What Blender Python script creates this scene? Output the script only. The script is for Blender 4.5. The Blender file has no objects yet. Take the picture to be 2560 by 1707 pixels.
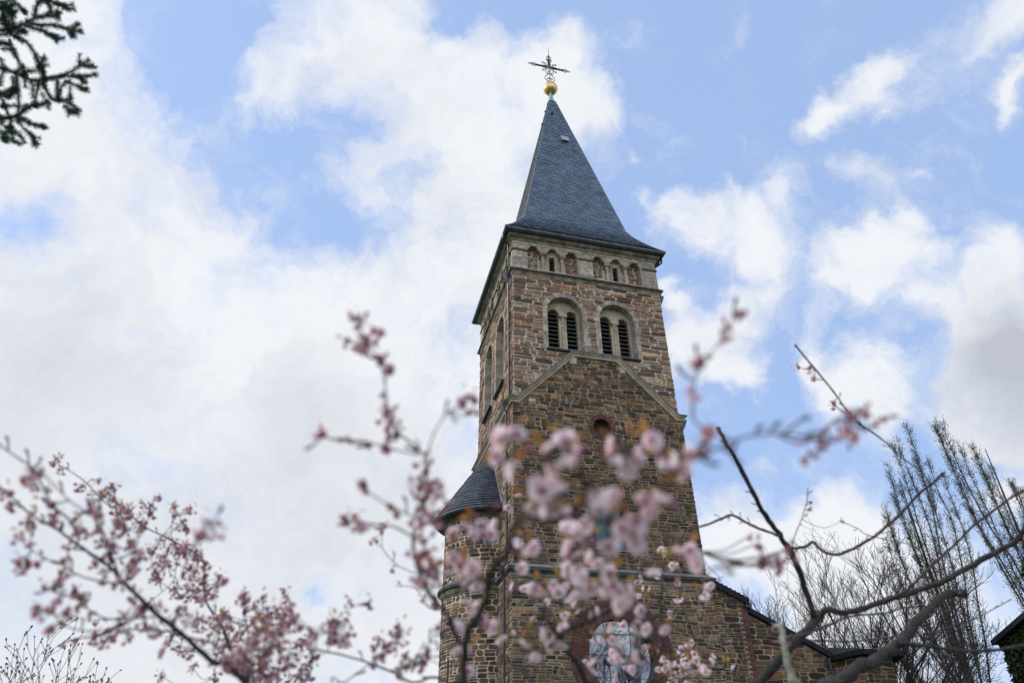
import bpy, math, random
import numpy as np
from math import sin, cos, pi, radians, sqrt, atan2
from mathutils import Vector, Matrix
from mathutils.geometry import tessellate_polygon

SC = bpy.context.scene
COL = SC.collection

# ------------------------------------------------------------------ camera
PITCH, ROLL = 0.5883, -0.0064
CAM = Vector((0, 0, 1.6))
FPX = 1706.667                      # focal length in pixels of the 2560 px wide frame
cam_d = bpy.data.cameras.new("camera")
cam = bpy.data.objects.new("camera", cam_d)
COL.objects.link(cam)
cam_d.sensor_width = 36.0
cam_d.lens = 24.0
cam_d.clip_start = 0.05
cam_d.clip_end = 3000
cam_d.dof.use_dof = True
cam_d.dof.focus_distance = 34.0
cam_d.dof.aperture_fstop = 1.75
cam_d.dof.aperture_blades = 0
fwd = Vector((0, cos(PITCH), sin(PITCH)))
up0 = Vector((0, -sin(PITCH), cos(PITCH)))
rt0 = Vector((1, 0, 0))
# image roll: picture axes turned by ROLL
rt = rt0 * cos(ROLL) + up0 * sin(ROLL)
up = -rt0 * sin(ROLL) + up0 * cos(ROLL)
cam.matrix_world = Matrix((
    (rt.x, up.x, -fwd.x, CAM.x),
    (rt.y, up.y, -fwd.y, CAM.y),
    (rt.z, up.z, -fwd.z, CAM.z),
    (0, 0, 0, 1)))
SC.camera = cam


def ray(px, py):
    """direction (forward component 1) through a point of the 2560x1707 frame"""
    return fwd + rt * ((px - 1280) / FPX) - up * ((py - 853.5) / FPX)


def at(px, py, depth):
    return CAM + ray(px, py) * depth


# ------------------------------------------------------------------ world
SUN_DIR = Vector((-0.74, 0.10, 0.62)).normalized()
world = bpy.data.worlds.new("World")
SC.world = world
world.use_nodes = True
wt = world.node_tree
wt.nodes.clear()
wn, wl = wt.nodes.new, wt.links.new


def wmath(op, a, b=None, c=None, clamp=False):
    n = wn('ShaderNodeMath'); n.operation = op; n.use_clamp = clamp
    for i, v in enumerate((a, b, c)):
        if v is None: continue
        if isinstance(v, (int, float)): n.inputs[i].default_value = v
        else: wl(v, n.inputs[i])
    return n.outputs[0]


def wvec(op, a, b):
    n = wn('ShaderNodeVectorMath'); n.operation = op
    for i, v in enumerate((a, b)):
        if isinstance(v, (tuple, Vector)): n.inputs[i].default_value = tuple(v)
        else: wl(v, n.inputs[i])
    return n.outputs['Value'] if op == 'DOT_PRODUCT' else n.outputs[0]


def wnoise(vec, scale, detail, rough=0.55, dist=0.0):
    n = wn('ShaderNodeTexNoise')
    n.inputs['Scale'].default_value = scale
    n.inputs['Detail'].default_value = detail
    n.inputs['Roughness'].default_value = rough
    n.inputs['Distortion'].default_value = dist
    wl(vec, n.inputs['Vector'])
    return n


SKY_STRENGTH = 0.12
sky = wn('ShaderNodeTexSky')
sky.sky_type = 'NISHITA'
sky.sun_disc = False
sky.sun_elevation = math.asin(SUN_DIR.z)
sky.sun_rotation = atan2(SUN_DIR.x, SUN_DIR.y)
sky.air_density = 1.0
sky.dust_density = 0.6
sky.ozone_density = 2.0
tc = wn('ShaderNodeTexCoord')
dirv = tc.outputs['Generated']
warp = wnoise(dirv, 5.0, 4, 0.6)
wv = wvec('SUBTRACT', warp.outputs['Color'], (0.5, 0.5, 0.5))
wsc = wn('ShaderNodeVectorMath'); wsc.operation = 'SCALE'; wl(wv, wsc.inputs[0]); wsc.inputs['Scale'].default_value = 0.17
warp2 = wnoise(dirv, 22.0, 5, 0.65)
wv2 = wvec('SUBTRACT', warp2.outputs['Color'], (0.5, 0.5, 0.5))
wsc2 = wn('ShaderNodeVectorMath'); wsc2.operation = 'SCALE'; wl(wv2, wsc2.inputs[0]); wsc2.inputs['Scale'].default_value = 0.05
dsum = wvec('ADD', wvec('ADD', dirv, wsc.outputs[0]), wsc2.outputs[0])
dn = wn('ShaderNodeVectorMath'); dn.operation = 'NORMALIZE'; wl(dsum, dn.inputs[0])
D = dn.outputs[0]


def blobs(lst, start):
    acc = start
    for x, y, r, w in lst:
        d = ray(x * 1.0884, y * 1.0884)
        if x > 1500: r *= 1.12; w *= 1.2 if w > 0 else 1
        th = (r * 1.0884 / FPX) / d.length ** 1.5
        k = 1.0 / (th * th) * 1.4
        c = d.normalized()
        dot = wvec('DOT_PRODUCT', D, c)
        e = wmath('EXPONENT', wmath('MULTIPLY_ADD', dot, k, -k))
        acc = wmath('MULTIPLY_ADD', e, w, acc)
    return acc


CLOUDS = [
    (120, 450, 380, .85), (600, 760, 480, .9), (200, 1000, 500, .8), (850, 260, 190, .6), (1030, 420, 230, .7),
    (1150, 190, 120, .55), (1000, 900, 330, .7), (400, 1400, 500, .8), (950, 1350, 350, .8), (1300, 240, 80, .7),
    (1290, 90, 60, .6), (1395, 250, 45, .5), (960, 60, 230, .7), (60, 120, 230, .8), (300, 330, 140, .4),
    (400, 70, 115, -1.4), (520, 60, 60, -.8), (330, 20, 60, -.5), (440, 180, 60, -.5), (520, 330, 110, -.42), (640, 330, 60, -.3), (780, 505, 55, -.75), (760, 290, 90, -.6), (1050, 560, 60, -.5), (900, 480, 60, -.5), (680, 520, 60, -.5), (330, 250, 70, -.3), (740, 1370, 30, -.6), (60, 500, 60, -.3), (1080, 1000, 90, -.2),
    (960, 390, 55, -.7), (560, 400, 120, -.35), (700, 380, 100, -.35), (460, 270, 60, -.25), (880, 620, 50, -.3), (1010, 5, 60, -.7), (1160, -10, 90, -.9),
    (1080, 770, 50, -.65), (90, 480, 55, -.6), (330, 480, 50, -.35), (860, 560, 60, -.3), (840, 290, 60, -.35),
    (1550, 515, 50, .85), (1630, 560, 52, .8), (1700, 545, 50, .6), (1800, 480, 60, .5), (1640, 480, 36, .4), (1740, 600, 40, .4),
    (1960, 590, 70, .85), (2060, 510, 42, .75), (1890, 640, 42, .7), (2000, 670, 52, .5), (2060, 610, 40, .4),
    (1940, 270, 44, .75), (2030, 205, 44, .65), (1880, 310, 36, .65), (2110, 165, 40, .45), (2290, 225, 34, .75), (2325, 190, 26, .5), (2250, 60, 80, .5),
    (2340, 20, 80, .5), (2230, 690, 60, .7), (2330, 760, 120, 1.2), (2330, 930, 110, 1.0), (2330, 570, 55, .5), (2280, 850, 60, .6),
    (2150, 580, 36, .5), (1990, 400, 38, .45), (2110, 375, 28, .4), (2110, 710, 45, .4), (1680, 720, 42, .45), (1640, 810, 60, .8),
    (1720, 860, 40, .6), (1560, 785, 40, .65), (1760, 680, 36, .45), (1950, 860, 62, .85), (2030, 920, 60, .75),
    (1895, 810, 30, .5), (1530, 700, 24, .6), (1740, 1080, 45, .5), (1440, 350, 24, .5), (1465, 460, 20, .4),
    (1950, 1230, 75, .6), (1680, 1280, 80, .6), (2000, 1420, 200, .8), (2340, 1120, 40, .7), (2220, 960, 50, .6),
    (1840, 1260, 50, .5), (2200, 1250, 60, .4), (1870, 760, 30, .35), (1960, 60, 200, -.25), (1600, 250, 200, -.35), (1700, 1000, 120, -.25), (2150, 1050, 60, -.3),
]
dens = wmath('MINIMUM', blobs([b for b in CLOUDS if b[3] > 0], -0.05), 1.0)
dens = blobs([b for b in CLOUDS if b[3] < 0], dens)
# the rest of the sky, away from the tower: broken cloud all round
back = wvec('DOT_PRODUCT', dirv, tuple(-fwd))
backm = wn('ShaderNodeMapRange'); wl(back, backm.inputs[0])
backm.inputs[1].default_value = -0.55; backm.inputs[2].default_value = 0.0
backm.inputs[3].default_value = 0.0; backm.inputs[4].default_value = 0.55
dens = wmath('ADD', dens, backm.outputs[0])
f1 = wnoise(D, 4.5, 9, 0.62)
f2 = wnoise(D, 13.0, 10, 0.66)
fb = wmath('ADD', wmath('MULTIPLY', wmath('SUBTRACT', f1.outputs['Fac'], 0.5), 1.1),
           wmath('MULTIPLY', wmath('SUBTRACT', f2.outputs['Fac'], 0.5), 1.6))
dens = wmath('ADD', dens, fb)
mr = wn('ShaderNodeMapRange'); mr.interpolation_type = 'SMOOTHERSTEP'
wl(dens, mr.inputs[0]); mr.inputs[1].default_value = -0.12; mr.inputs[2].default_value = 1.12
alpha = wmath('POWER', mr.outputs[0], 0.85)
veil = wn('ShaderNodeMapRange'); veil.interpolation_type = 'SMOOTHSTEP'
vn = wnoise(D, 8.0, 8, 0.66, 0.6)
wl(vn.outputs['Fac'], veil.inputs[0]); veil.inputs[1].default_value = 0.5; veil.inputs[2].default_value = 0.82
veil.inputs[3].default_value = 0.04; veil.inputs[4].default_value = 0.5
alpha = wmath('MAXIMUM', alpha, veil.outputs[0])
GREY = [(2350, 850, 120, .95), (80, 800, 200, .34), (330, 830, 130, .2), (60, 1200, 330, .24), (500, 1300, 380, .2),
        (1000, 1250, 200, .18), (430, 420, 140, .12), (800, 420, 140, .1), (700, 1060, 150, .22)]
grey = blobs(GREY, 0.0)
g2 = wnoise(D, 6.0, 9, 0.68)
grey = wmath('ADD', grey, wmath('MULTIPLY', wmath('SUBTRACT', g2.outputs['Fac'], 0.5), 1.2))
grey = wmath('MINIMUM', wmath('MAXIMUM', grey, 0.0), 1.0)
mixg = wn('ShaderNodeMix'); mixg.data_type = 'RGBA'
wl(grey, mixg.inputs[0])
S = 1 / SKY_STRENGTH
mixg.inputs[6].default_value = (0.84 * S, 0.86 * S, 0.90 * S, 1)
mixg.inputs[7].default_value = (0.50 * S, 0.53 * S, 0.60 * S, 1)
# unseen clouds behind the viewer, brightened as added fill for tower and blossoms
back_fill = wn('ShaderNodeMapRange'); wl(back, back_fill.inputs[0])
back_fill.inputs[1].default_value = -0.2; back_fill.inputs[2].default_value = 0.6
back_fill.inputs[3].default_value = 1.0; back_fill.inputs[4].default_value = 2.9
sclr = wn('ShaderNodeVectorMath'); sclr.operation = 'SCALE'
wl(mixg.outputs[2], sclr.inputs[0]); wl(back_fill.outputs[0], sclr.inputs['Scale'])
# clear sky: physical sky, a little thinned by moisture
bl = wn('ShaderNodeMix'); bl.data_type = 'RGBA'
bl.inputs[0].default_value = 0.62
wl(sky.outputs[0], bl.inputs[6])
bl.inputs[7].default_value = (0.47 * S, 0.67 * S, 1.10 * S, 1)
mixc = wn('ShaderNodeMix'); mixc.data_type = 'RGBA'
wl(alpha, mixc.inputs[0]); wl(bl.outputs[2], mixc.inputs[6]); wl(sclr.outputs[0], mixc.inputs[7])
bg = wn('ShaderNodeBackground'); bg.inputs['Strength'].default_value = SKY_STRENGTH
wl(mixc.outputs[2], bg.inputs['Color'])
wo = wn('ShaderNodeOutputWorld'); wl(bg.outputs[0], wo.inputs['Surface'])
world.cycles.sampling_method = 'MANUAL'
world.cycles.sample_map_resolution = 512

# ------------------------------------------------------------------ sun
sd = bpy.data.lights.new("sun", 'SUN')
sd.energy = 2.4
sd.angle = radians(10)
sd.color = (1.0, 0.93, 0.84)
sun = bpy.data.objects.new("sun", sd)
COL.objects.link(sun)
sun.rotation_euler = SUN_DIR.to_track_quat('Z', 'Y').to_euler()

SC.view_settings.view_transform = 'Standard'
SC.view_settings.look = 'None'
SC.view_settings.exposure = 0.08
SC.view_settings.gamma = 1.0
SC.render.engine = 'CYCLES'
SC.cycles.max_bounces = 6
SC.cycles.transparent_max_bounces = 6
SC.cycles.use_denoising = True
SC.cycles.sample_clamp_indirect = 4.0

rnd = random.Random(7)


# ------------------------------------------------------------------ materials
def new_mat(name):
    m = bpy.data.materials.new(name); m.use_nodes = True
    nt = m.node_tree; nt.nodes.clear()
    out = nt.nodes.new('ShaderNodeOutputMaterial')
    return m, nt, out


def pmat(name, c1, c2=None, rough=0.8, metal=0.0, noise=6.0, bump=0.0, bscale=40.0, island=None, spec=0.5, detail=6.0, lo=.35, hi=.65):
    """principled material; island = colour ramp picked per loose piece, noise mixes c1..c2 over it"""
    m, nt, out = new_mat(name)
    N, L = nt.nodes.new, nt.links.new
    b = N('ShaderNodeBsdfPrincipled'); L(b.outputs[0], out.inputs[0])
    b.inputs['Roughness'].default_value = rough
    b.inputs['Metallic'].default_value = metal
    b.inputs['Specular IOR Level'].default_value = spec
    t = N('ShaderNodeTexCoord')
    nz = N('ShaderNodeTexNoise'); nz.inputs['Scale'].default_value = noise; nz.inputs['Detail'].default_value = detail
    L(t.outputs['Object'], nz.inputs['Vector'])
    r = N('ShaderNodeMapRange'); r.inputs[1].default_value = lo; r.inputs[2].default_value = hi
    L(nz.outputs['Fac'], r.inputs[0])
    if island:
        g = N('ShaderNodeNewGeometry')
        cr = N('ShaderNodeValToRGB'); cr.color_ramp.interpolation = 'CONSTANT' if len(island) > 3 else 'LINEAR'
        el = cr.color_ramp.elements
        while len(el) < len(island): el.new(0.5)
        for i, c in enumerate(island):
            el[i].position = i / len(island) if len(island) > 3 else i / max(1, len(island) - 1)
            el[i].color = (*c, 1)
        L(g.outputs['Random Per Island'], cr.inputs[0])
        mx = N('ShaderNodeMix'); mx.data_type = 'RGBA'; mx.blend_type = 'MULTIPLY'; mx.inputs[0].default_value = 1.0
        m2 = N('ShaderNodeMix'); m2.data_type = 'RGBA'
        m2.inputs[6].default_value = (*c1, 1); m2.inputs[7].default_value = (*(c2 or c1), 1)
        L(r.outputs[0], m2.inputs[0])
        L(cr.outputs[0], mx.inputs[6]); L(m2.outputs[2], mx.inputs[7])
        L(mx.outputs[2], b.inputs['Base Color'])
    else:
        m2 = N('ShaderNodeMix'); m2.data_type = 'RGBA'
        m2.inputs[6].default_value = (*c1, 1); m2.inputs[7].default_value = (*(c2 or c1), 1)
        L(r.outputs[0], m2.inputs[0]); L(m2.outputs[2], b.inputs['Base Color'])
    if bump:
        bz = N('ShaderNodeTexNoise'); bz.inputs['Scale'].default_value = bscale; bz.inputs['Detail'].default_value = 5
        L(t.outputs['Object'], bz.inputs['Vector'])
        bp = N('ShaderNodeBump'); bp.inputs['Strength'].default_value = bump; bp.inputs['Distance'].default_value = 0.02
        L(bz.outputs['Fac'], bp.inputs['Height']); L(bp.outputs[0], b.inputs['Normal'])
    return m


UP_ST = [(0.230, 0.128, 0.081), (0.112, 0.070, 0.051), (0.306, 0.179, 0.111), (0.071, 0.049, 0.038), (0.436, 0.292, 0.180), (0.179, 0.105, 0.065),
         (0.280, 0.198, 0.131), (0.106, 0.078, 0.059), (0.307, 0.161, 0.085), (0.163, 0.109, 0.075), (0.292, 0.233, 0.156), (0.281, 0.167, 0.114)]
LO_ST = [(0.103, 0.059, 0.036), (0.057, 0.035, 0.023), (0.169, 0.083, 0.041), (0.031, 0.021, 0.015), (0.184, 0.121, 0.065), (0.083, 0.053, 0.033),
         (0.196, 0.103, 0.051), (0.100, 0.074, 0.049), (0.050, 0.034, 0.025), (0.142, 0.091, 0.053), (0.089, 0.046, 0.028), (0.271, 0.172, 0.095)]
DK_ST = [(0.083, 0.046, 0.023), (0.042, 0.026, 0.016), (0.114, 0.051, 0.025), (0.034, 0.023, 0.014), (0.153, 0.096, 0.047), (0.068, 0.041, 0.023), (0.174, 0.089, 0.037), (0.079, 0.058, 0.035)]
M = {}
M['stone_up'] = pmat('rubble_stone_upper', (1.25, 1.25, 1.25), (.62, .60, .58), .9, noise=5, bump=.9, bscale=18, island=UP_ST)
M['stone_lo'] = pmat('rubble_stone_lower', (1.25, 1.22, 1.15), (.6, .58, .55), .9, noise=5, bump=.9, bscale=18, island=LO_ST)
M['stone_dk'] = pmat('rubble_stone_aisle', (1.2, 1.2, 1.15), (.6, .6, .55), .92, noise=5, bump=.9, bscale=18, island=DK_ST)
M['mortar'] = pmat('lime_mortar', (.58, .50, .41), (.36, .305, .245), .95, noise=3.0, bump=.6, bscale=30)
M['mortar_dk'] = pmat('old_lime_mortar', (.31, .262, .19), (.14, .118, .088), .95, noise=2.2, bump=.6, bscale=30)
M['ashlar'] = pmat('grey_ashlar', (.42, .35, .27), (.21, .172, .135), .9, noise=4.5, bump=.5, bscale=25)
M['ashlar_blocks'] = pmat('grey_ashlar_blocks', (1.1, 1.08, 1.05), (.6, .6, .6), .9, noise=6, bump=.5, bscale=25,
                          island=[(.38, .335, .27), (.30, .26, .215), (.45, .395, .32), (.34, .295, .235), (.41, .35, .265), (.25, .222, .188)])
M['sandstone'] = pmat('cream_sandstone', (.45, .375, .27), (.28, .235, .17), .88, noise=3.0, bump=.3, bscale=25)
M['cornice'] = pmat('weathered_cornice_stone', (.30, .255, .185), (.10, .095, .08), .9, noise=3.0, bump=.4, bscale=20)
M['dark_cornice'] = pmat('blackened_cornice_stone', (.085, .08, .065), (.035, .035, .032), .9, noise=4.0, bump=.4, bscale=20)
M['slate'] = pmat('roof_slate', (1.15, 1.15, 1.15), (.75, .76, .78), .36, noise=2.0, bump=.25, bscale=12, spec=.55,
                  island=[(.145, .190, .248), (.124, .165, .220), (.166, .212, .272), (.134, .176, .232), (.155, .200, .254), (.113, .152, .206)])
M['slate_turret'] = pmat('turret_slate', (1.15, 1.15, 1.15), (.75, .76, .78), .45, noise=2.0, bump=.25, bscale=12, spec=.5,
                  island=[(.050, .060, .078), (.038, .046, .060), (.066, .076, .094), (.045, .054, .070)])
M['slate_side'] = pmat('lit_side_slate', (.16, .17, .15), (.10, .11, .105), .75, noise=3, bump=.2, bscale=20)  # grey-green of the sunlit left roof face put into the slate colour
M['hatch_metal'] = pmat('hatch_metal', (.33, .40, .50), (.26, .32, .41), .4, noise=5)
M['niche_stone'] = pmat('niche_stone', (1.2, 1.1, 1.05), (.6, .55, .5), .9, noise=5, bump=.6, bscale=18,
                        island=[(.15, .055, .035), (.10, .045, .035), (.19, .075, .045), (.08, .045, .038), (.13, .05, .035)])
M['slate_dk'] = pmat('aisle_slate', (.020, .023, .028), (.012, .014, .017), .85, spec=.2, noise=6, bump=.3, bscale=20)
M['slate_under'] = pmat('underlay_and_edge_shade', (.018, .021, .028), rough=.8)  # underlay black, also put on slate edges as painted course shadows
M['lead'] = pmat('lead_flashing', (.10, .12, .15), (.06, .07, .085), .5, noise=5, metal=.2)
M['lead_pale'] = pmat('pale_lead_capping', (.23, .26, .29), (.13, .15, .17), .5, noise=5)
M['zinc'] = pmat('zinc_gutter', (.085, .10, .12), (.045, .055, .07), .42, noise=3, metal=.35)
M['pipe'] = pmat('painted_pipe', (.035, .034, .04), (.02, .02, .024), .45, noise=8)
M['copper'] = pmat('copper_patina', (.21, .42, .34), (.14, .33, .27), .7, noise=14)
M['iron'] = pmat('wrought_iron', (.012, .018, .03), (.02, .025, .035), .45, noise=30)
M['black'] = pmat('belfry_dark', (.012, .012, .013), rough=.9)
M['louvre'] = pmat('louvre_slate', (.07, .07, .068), (.04, .04, .04), .8, noise=9)
M['brick'] = pmat('red_brick', (.95, .9, .9), (.5, .5, .5), .9, noise=8, bump=.4, bscale=40,
                  island=[(.15, .055, .04), (.11, .045, .038), (.19, .075, .05), (.085, .038, .035), (.13, .06, .05)])
M['concrete_blue'] = pmat('leaded_glazing', (.04, .09, .12), (.02, .05, .07), .25, noise=4, spec=.8)


def gold_mat():
    m, nt, out = new_mat('gilded_ball')
    N, L = nt.nodes.new, nt.links.new
    b = N('ShaderNodeBsdfPrincipled'); L(b.outputs[0], out.inputs[0])
    t = N('ShaderNodeTexCoord'); nz = N('ShaderNodeTexNoise'); nz.inputs['Scale'].default_value = 5; nz.inputs['Detail'].default_value = 8
    L(t.outputs['Object'], nz.inputs[0])
    cr = N('ShaderNodeValToRGB'); cr.color_ramp.elements[0].position = .42; cr.color_ramp.elements[0].color = (.95, .60, .17, 1)
    cr.color_ramp.elements[1].position = .66; cr.color_ramp.elements[1].color = (.45, .40, .30, 1)
    L(nz.outputs['Fac'], cr.inputs[0]); L(cr.outputs[0], b.inputs['Base Color'])
    b.inputs['Metallic'].default_value = .75; b.inputs['Roughness'].default_value = .38
    return m


M['gold'] = gold_mat()


def glass_mat(name, tint, fac):
    m, nt, out = new_mat(name)
    N, L = nt.nodes.new, nt.links.new
    g = N('ShaderNodeBsdfGlossy'); g.inputs['Roughness'].default_value = .015; g.inputs[0].default_value = (*tint, 1)
    d = N('ShaderNodeBsdfDiffuse'); d.inputs[0].default_value = (.02, .025, .03, 1)
    t = N('ShaderNodeTexCoord'); nz = N('ShaderNodeTexNoise'); nz.inputs['Scale'].default_value = 1.2
    L(t.outputs['Object'], nz.inputs[0])
    bp = N('ShaderNodeBump'); bp.inputs['Strength'].default_value = .15; bp.inputs['Distance'].default_value = .03
    L(nz.outputs['Fac'], bp.inputs['Height']); L(bp.outputs[0], g.inputs['Normal'])
    mx = N('ShaderNodeMixShader'); mx.inputs[0].default_value = fac
    L(d.outputs[0], mx.inputs[1]); L(g.outputs[0], mx.inputs[2]); L(mx.outputs[0], out.inputs[0])
    return m


M['glass'] = glass_mat('window_glass', (.7, .75, .82), .30)
M['glass_dark'] = glass_mat('dark_window_glass', (.22, .36, .46), .14)


def leafy(name, cols, trans=0.5, rough=.6, tcol=None):
    """thin plant matter: diffuse plus light passing through, colour picked per leaf"""
    m, nt, out = new_mat(name)
    N, L = nt.nodes.new, nt.links.new
    g = N('ShaderNodeNewGeometry'); cr = N('ShaderNodeValToRGB')
    el = cr.color_ramp.elements
    while len(el) < len(cols): el.new(.5)
    for i, c in enumerate(cols):
        el[i].position = i / (len(cols) - 1); el[i].color = (*c, 1)
    L(g.outputs['Random Per Island'], cr.inputs[0])
    d = N('ShaderNodeBsdfPrincipled'); d.inputs['Roughness'].default_value = rough
    d.inputs['Specular IOR Level'].default_value = .25
    t = N('ShaderNodeBsdfTranslucent')
    L(cr.outputs[0], d.inputs['Base Color'])
    if tcol:
        t.inputs[0].default_value = (*tcol, 1)
    else:
        L(cr.outputs[0], t.inputs[0])
    mx = N('ShaderNodeMixShader'); mx.inputs[0].default_value = trans
    L(d.outputs[0], mx.inputs[1]); L(t.outputs[0], mx.inputs[2]); L(mx.outputs[0], out.inputs[0])
    return m


M['petal'] = leafy('pale_pink_petals', [(.98, .87, .89), (.97, .77, .81), (.98, .95, .95), (.96, .68, .74)], .58)
M['petal_core'] = leafy('deep_pink_petals', [(.74, .34, .50), (.80, .44, .58), (.66, .28, .44)], .35)
M['bud'] = leafy('magenta_buds', [(.34, .08, .19), (.46, .15, .30), (.26, .06, .14)], .2)
M['petal_dark'] = leafy('mauve_petals', [(.70, .38, .44), (.52, .25, .30), (.82, .53, .57)], .42)
M['bronze'] = leafy('bronze_young_leaves', [(.46, .19, .05), (.34, .15, .045), (.52, .27, .07), (.30, .24, .05)], .5)
M['stalk'] = pmat('green_brown_stalk', (.13, .11, .05), (.10, .05, .035), .7, noise=20)
M['bark'] = pmat('cherry_bark', (.045, .036, .032), (.020, .017, .017), .85, noise=30, bump=.7, bscale=90)
M['bark_green'] = pmat('lichened_bark', (.045, .038, .031), (.018, .016, .016), .9, noise=14, bump=.9, bscale=60)
M['bark_grey'] = pmat('pale_lichen_bark', (.27, .26, .21), (.09, .085, .065), .9, noise=16, bump=.8, bscale=60)
M['twig'] = pmat('dark_twig', (.055, .036, .040), (.032, .022, .026), .8, noise=30)
M['tree_bark'] = pmat('tree_bark', (.045, .037, .03), (.022, .019, .017), .9, noise=3)
M['poplar_bark'] = pmat('poplar_bark', (.07, .065, .055), (.035, .033, .03), .9, noise=2)
M['poplar_leaf'] = leafy('poplar_buds_and_leaves', [(.075, .085, .035), (.05, .06, .03), (.11, .095, .04)], .3)
M['spruce'] = leafy('spruce_needles', [(.025, .075, .04), (.04, .10, .05), (.02, .055, .035)], .15)
M['ivy'] = leafy('ivy_leaves', [(.02, .045, .02), (.035, .06, .025), (.06, .065, .02), (.015, .035, .02)], .2, .4)
M['grass'] = pmat('churchyard_grass', (.045, .075, .02), (.075, .09, .03), .9, noise=.6, bump=.6, bscale=8)
M['render'] = pmat('dull_render', (.30, .28, .24), (.2, .19, .165), .9, noise=2)


# ------------------------------------------------------------------ mesh builder
class MB:
    def __init__(s):
        s.v = []; s.f = []; s.m = []; s.mats = []; s.n = 0

    def mi(s, mat):
        if mat not in s.mats: s.mats.append(mat)
        return s.mats.index(mat)

    def add(s, verts, faces, mat):
        k = s.n; i = s.mi(mat)
        s.v.extend([tuple(p) for p in verts]); s.n += len(verts)
        for f in faces:
            s.f.append(tuple(k + j for j in f)); s.m.append(i)

    def box(s, lo, hi, mat):
        x0, y0, z0 = lo; x1, y1, z1 = hi
        s.add([(x0, y0, z0), (x1, y0, z0), (x1, y1, z0), (x0, y1, z0), (x0, y0, z1), (x1, y0, z1), (x1, y1, z1), (x0, y1, z1)],
              [(0, 3, 2, 1), (4, 5, 6, 7), (0, 1, 5, 4), (1, 2, 6, 5), (2, 3, 7, 6), (3, 0, 4, 7)], mat)

    def fbox(s, fr, a, b, mat):
        """box in a face frame: a,b = (s,t,n) corners"""
        P = [fr(x, y, z) for z in (a[2], b[2]) for y in (a[1], b[1]) for x in (a[0], b[0])]
        s.add(P, [(0, 2, 3, 1), (4, 5, 7, 6), (0, 1, 5, 4), (2, 6, 7, 3), (0, 4, 6, 2), (1, 3, 7, 5)], mat)

    def tube(s, pts, rad, mat, sides=6, cap=True):
        pts = [Vector(p) for p in pts]
        n = len(pts)
        if isinstance(rad, (int, float)): rad = [rad] * n
        ref = None; V = []
        for i in range(n):
            d = (pts[min(i + 1, n - 1)] - pts[max(i - 1, 0)])
            if d.length < 1e-9: d = Vector((0, 0, 1))
            d.normalize()
            if ref is None:
                ref = d.orthogonal().normalized()
            else:
                ref = (ref - d * ref.dot(d))
                ref = ref.normalized() if ref.length > 1e-6 else d.orthogonal().normalized()
            b = d.cross(ref)
            for j in range(sides):
                a = 2 * pi * j / sides
                V.append(pts[i] + (ref * cos(a) + b * sin(a)) * rad[i])
        F = []
        for i in range(n - 1):
            for j in range(sides):
                k = (j + 1) % sides
                F.append((i * sides + j, i * sides + k, (i + 1) * sides + k, (i + 1) * sides + j))
        if cap and sides > 2:
            F.append(tuple(range(sides - 1, -1, -1)))
            F.append(tuple((n - 1) * sides + j for j in range(sides)))
        s.add(V, F, mat)

    def build(s, name, parent=None, smooth=False, loc=None):
        me = bpy.data.meshes.new(name)
        me.from_pydata(s.v, [], s.f)
        for m in s.mats: me.materials.append(M[m])
        if s.f:
            me.polygons.foreach_set('material_index', s.m)
            if smooth: me.polygons.foreach_set('use_smooth', [True] * len(s.f))
        me.update()
        o = bpy.data.objects.new(name, me)
        COL.objects.link(o)
        if parent: o.parent = parent
        if loc: o.location = loc
        return o


def thing(name, label, cat, loc=(0, 0, 0), rz=0.0, group=None):
    o = bpy.data.objects.new(name, None)
    COL.objects.link(o)
    o.location = loc; o.rotation_euler = (0, 0, rz)
    o.empty_display_size = .2
    o['label'] = label; o['category'] = cat
    if group: o['group'] = group
    return o


# ------------------------------------------------------------------ ground
g = MB()
gs = [(-1500 + 3000 * i / 30) for i in range(31)]
gv = [(x, y, 0 if abs(x) < 150 and abs(y) < 150 else .0) for y in gs for x in gs]
g.add(gv, [(j * 31 + i, j * 31 + i + 1, (j + 1) * 31 + i + 1, (j + 1) * 31 + i) for j in range(30) for i in range(30)], 'grass')
go = g.build('ground'); go['kind'] = 'structure'

# ================================================================== THE CHURCH
PSI, W = 0.2469, 7.0
ch = thing('church', 'brown rubble stone church with square bell tower, slate spire and round stair turret', 'church',
           (0.0539, 23.4443, 0), PSI)


def FR(s, t, n=0.0): return (s, -n, t)              # front face frame
def LF(s, t, n=0.0): return (-n, W - s, t)          # left face frame (s runs from back to front)
def RT(s, t, n=0.0): return (W + n, s, t)           # right face
def BK(s, t, n=0.0): return (W - s, W + n, t)       # back face
def off(fr, o): return lambda s, t, n=0.0: fr(s, t, n + o)


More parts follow.
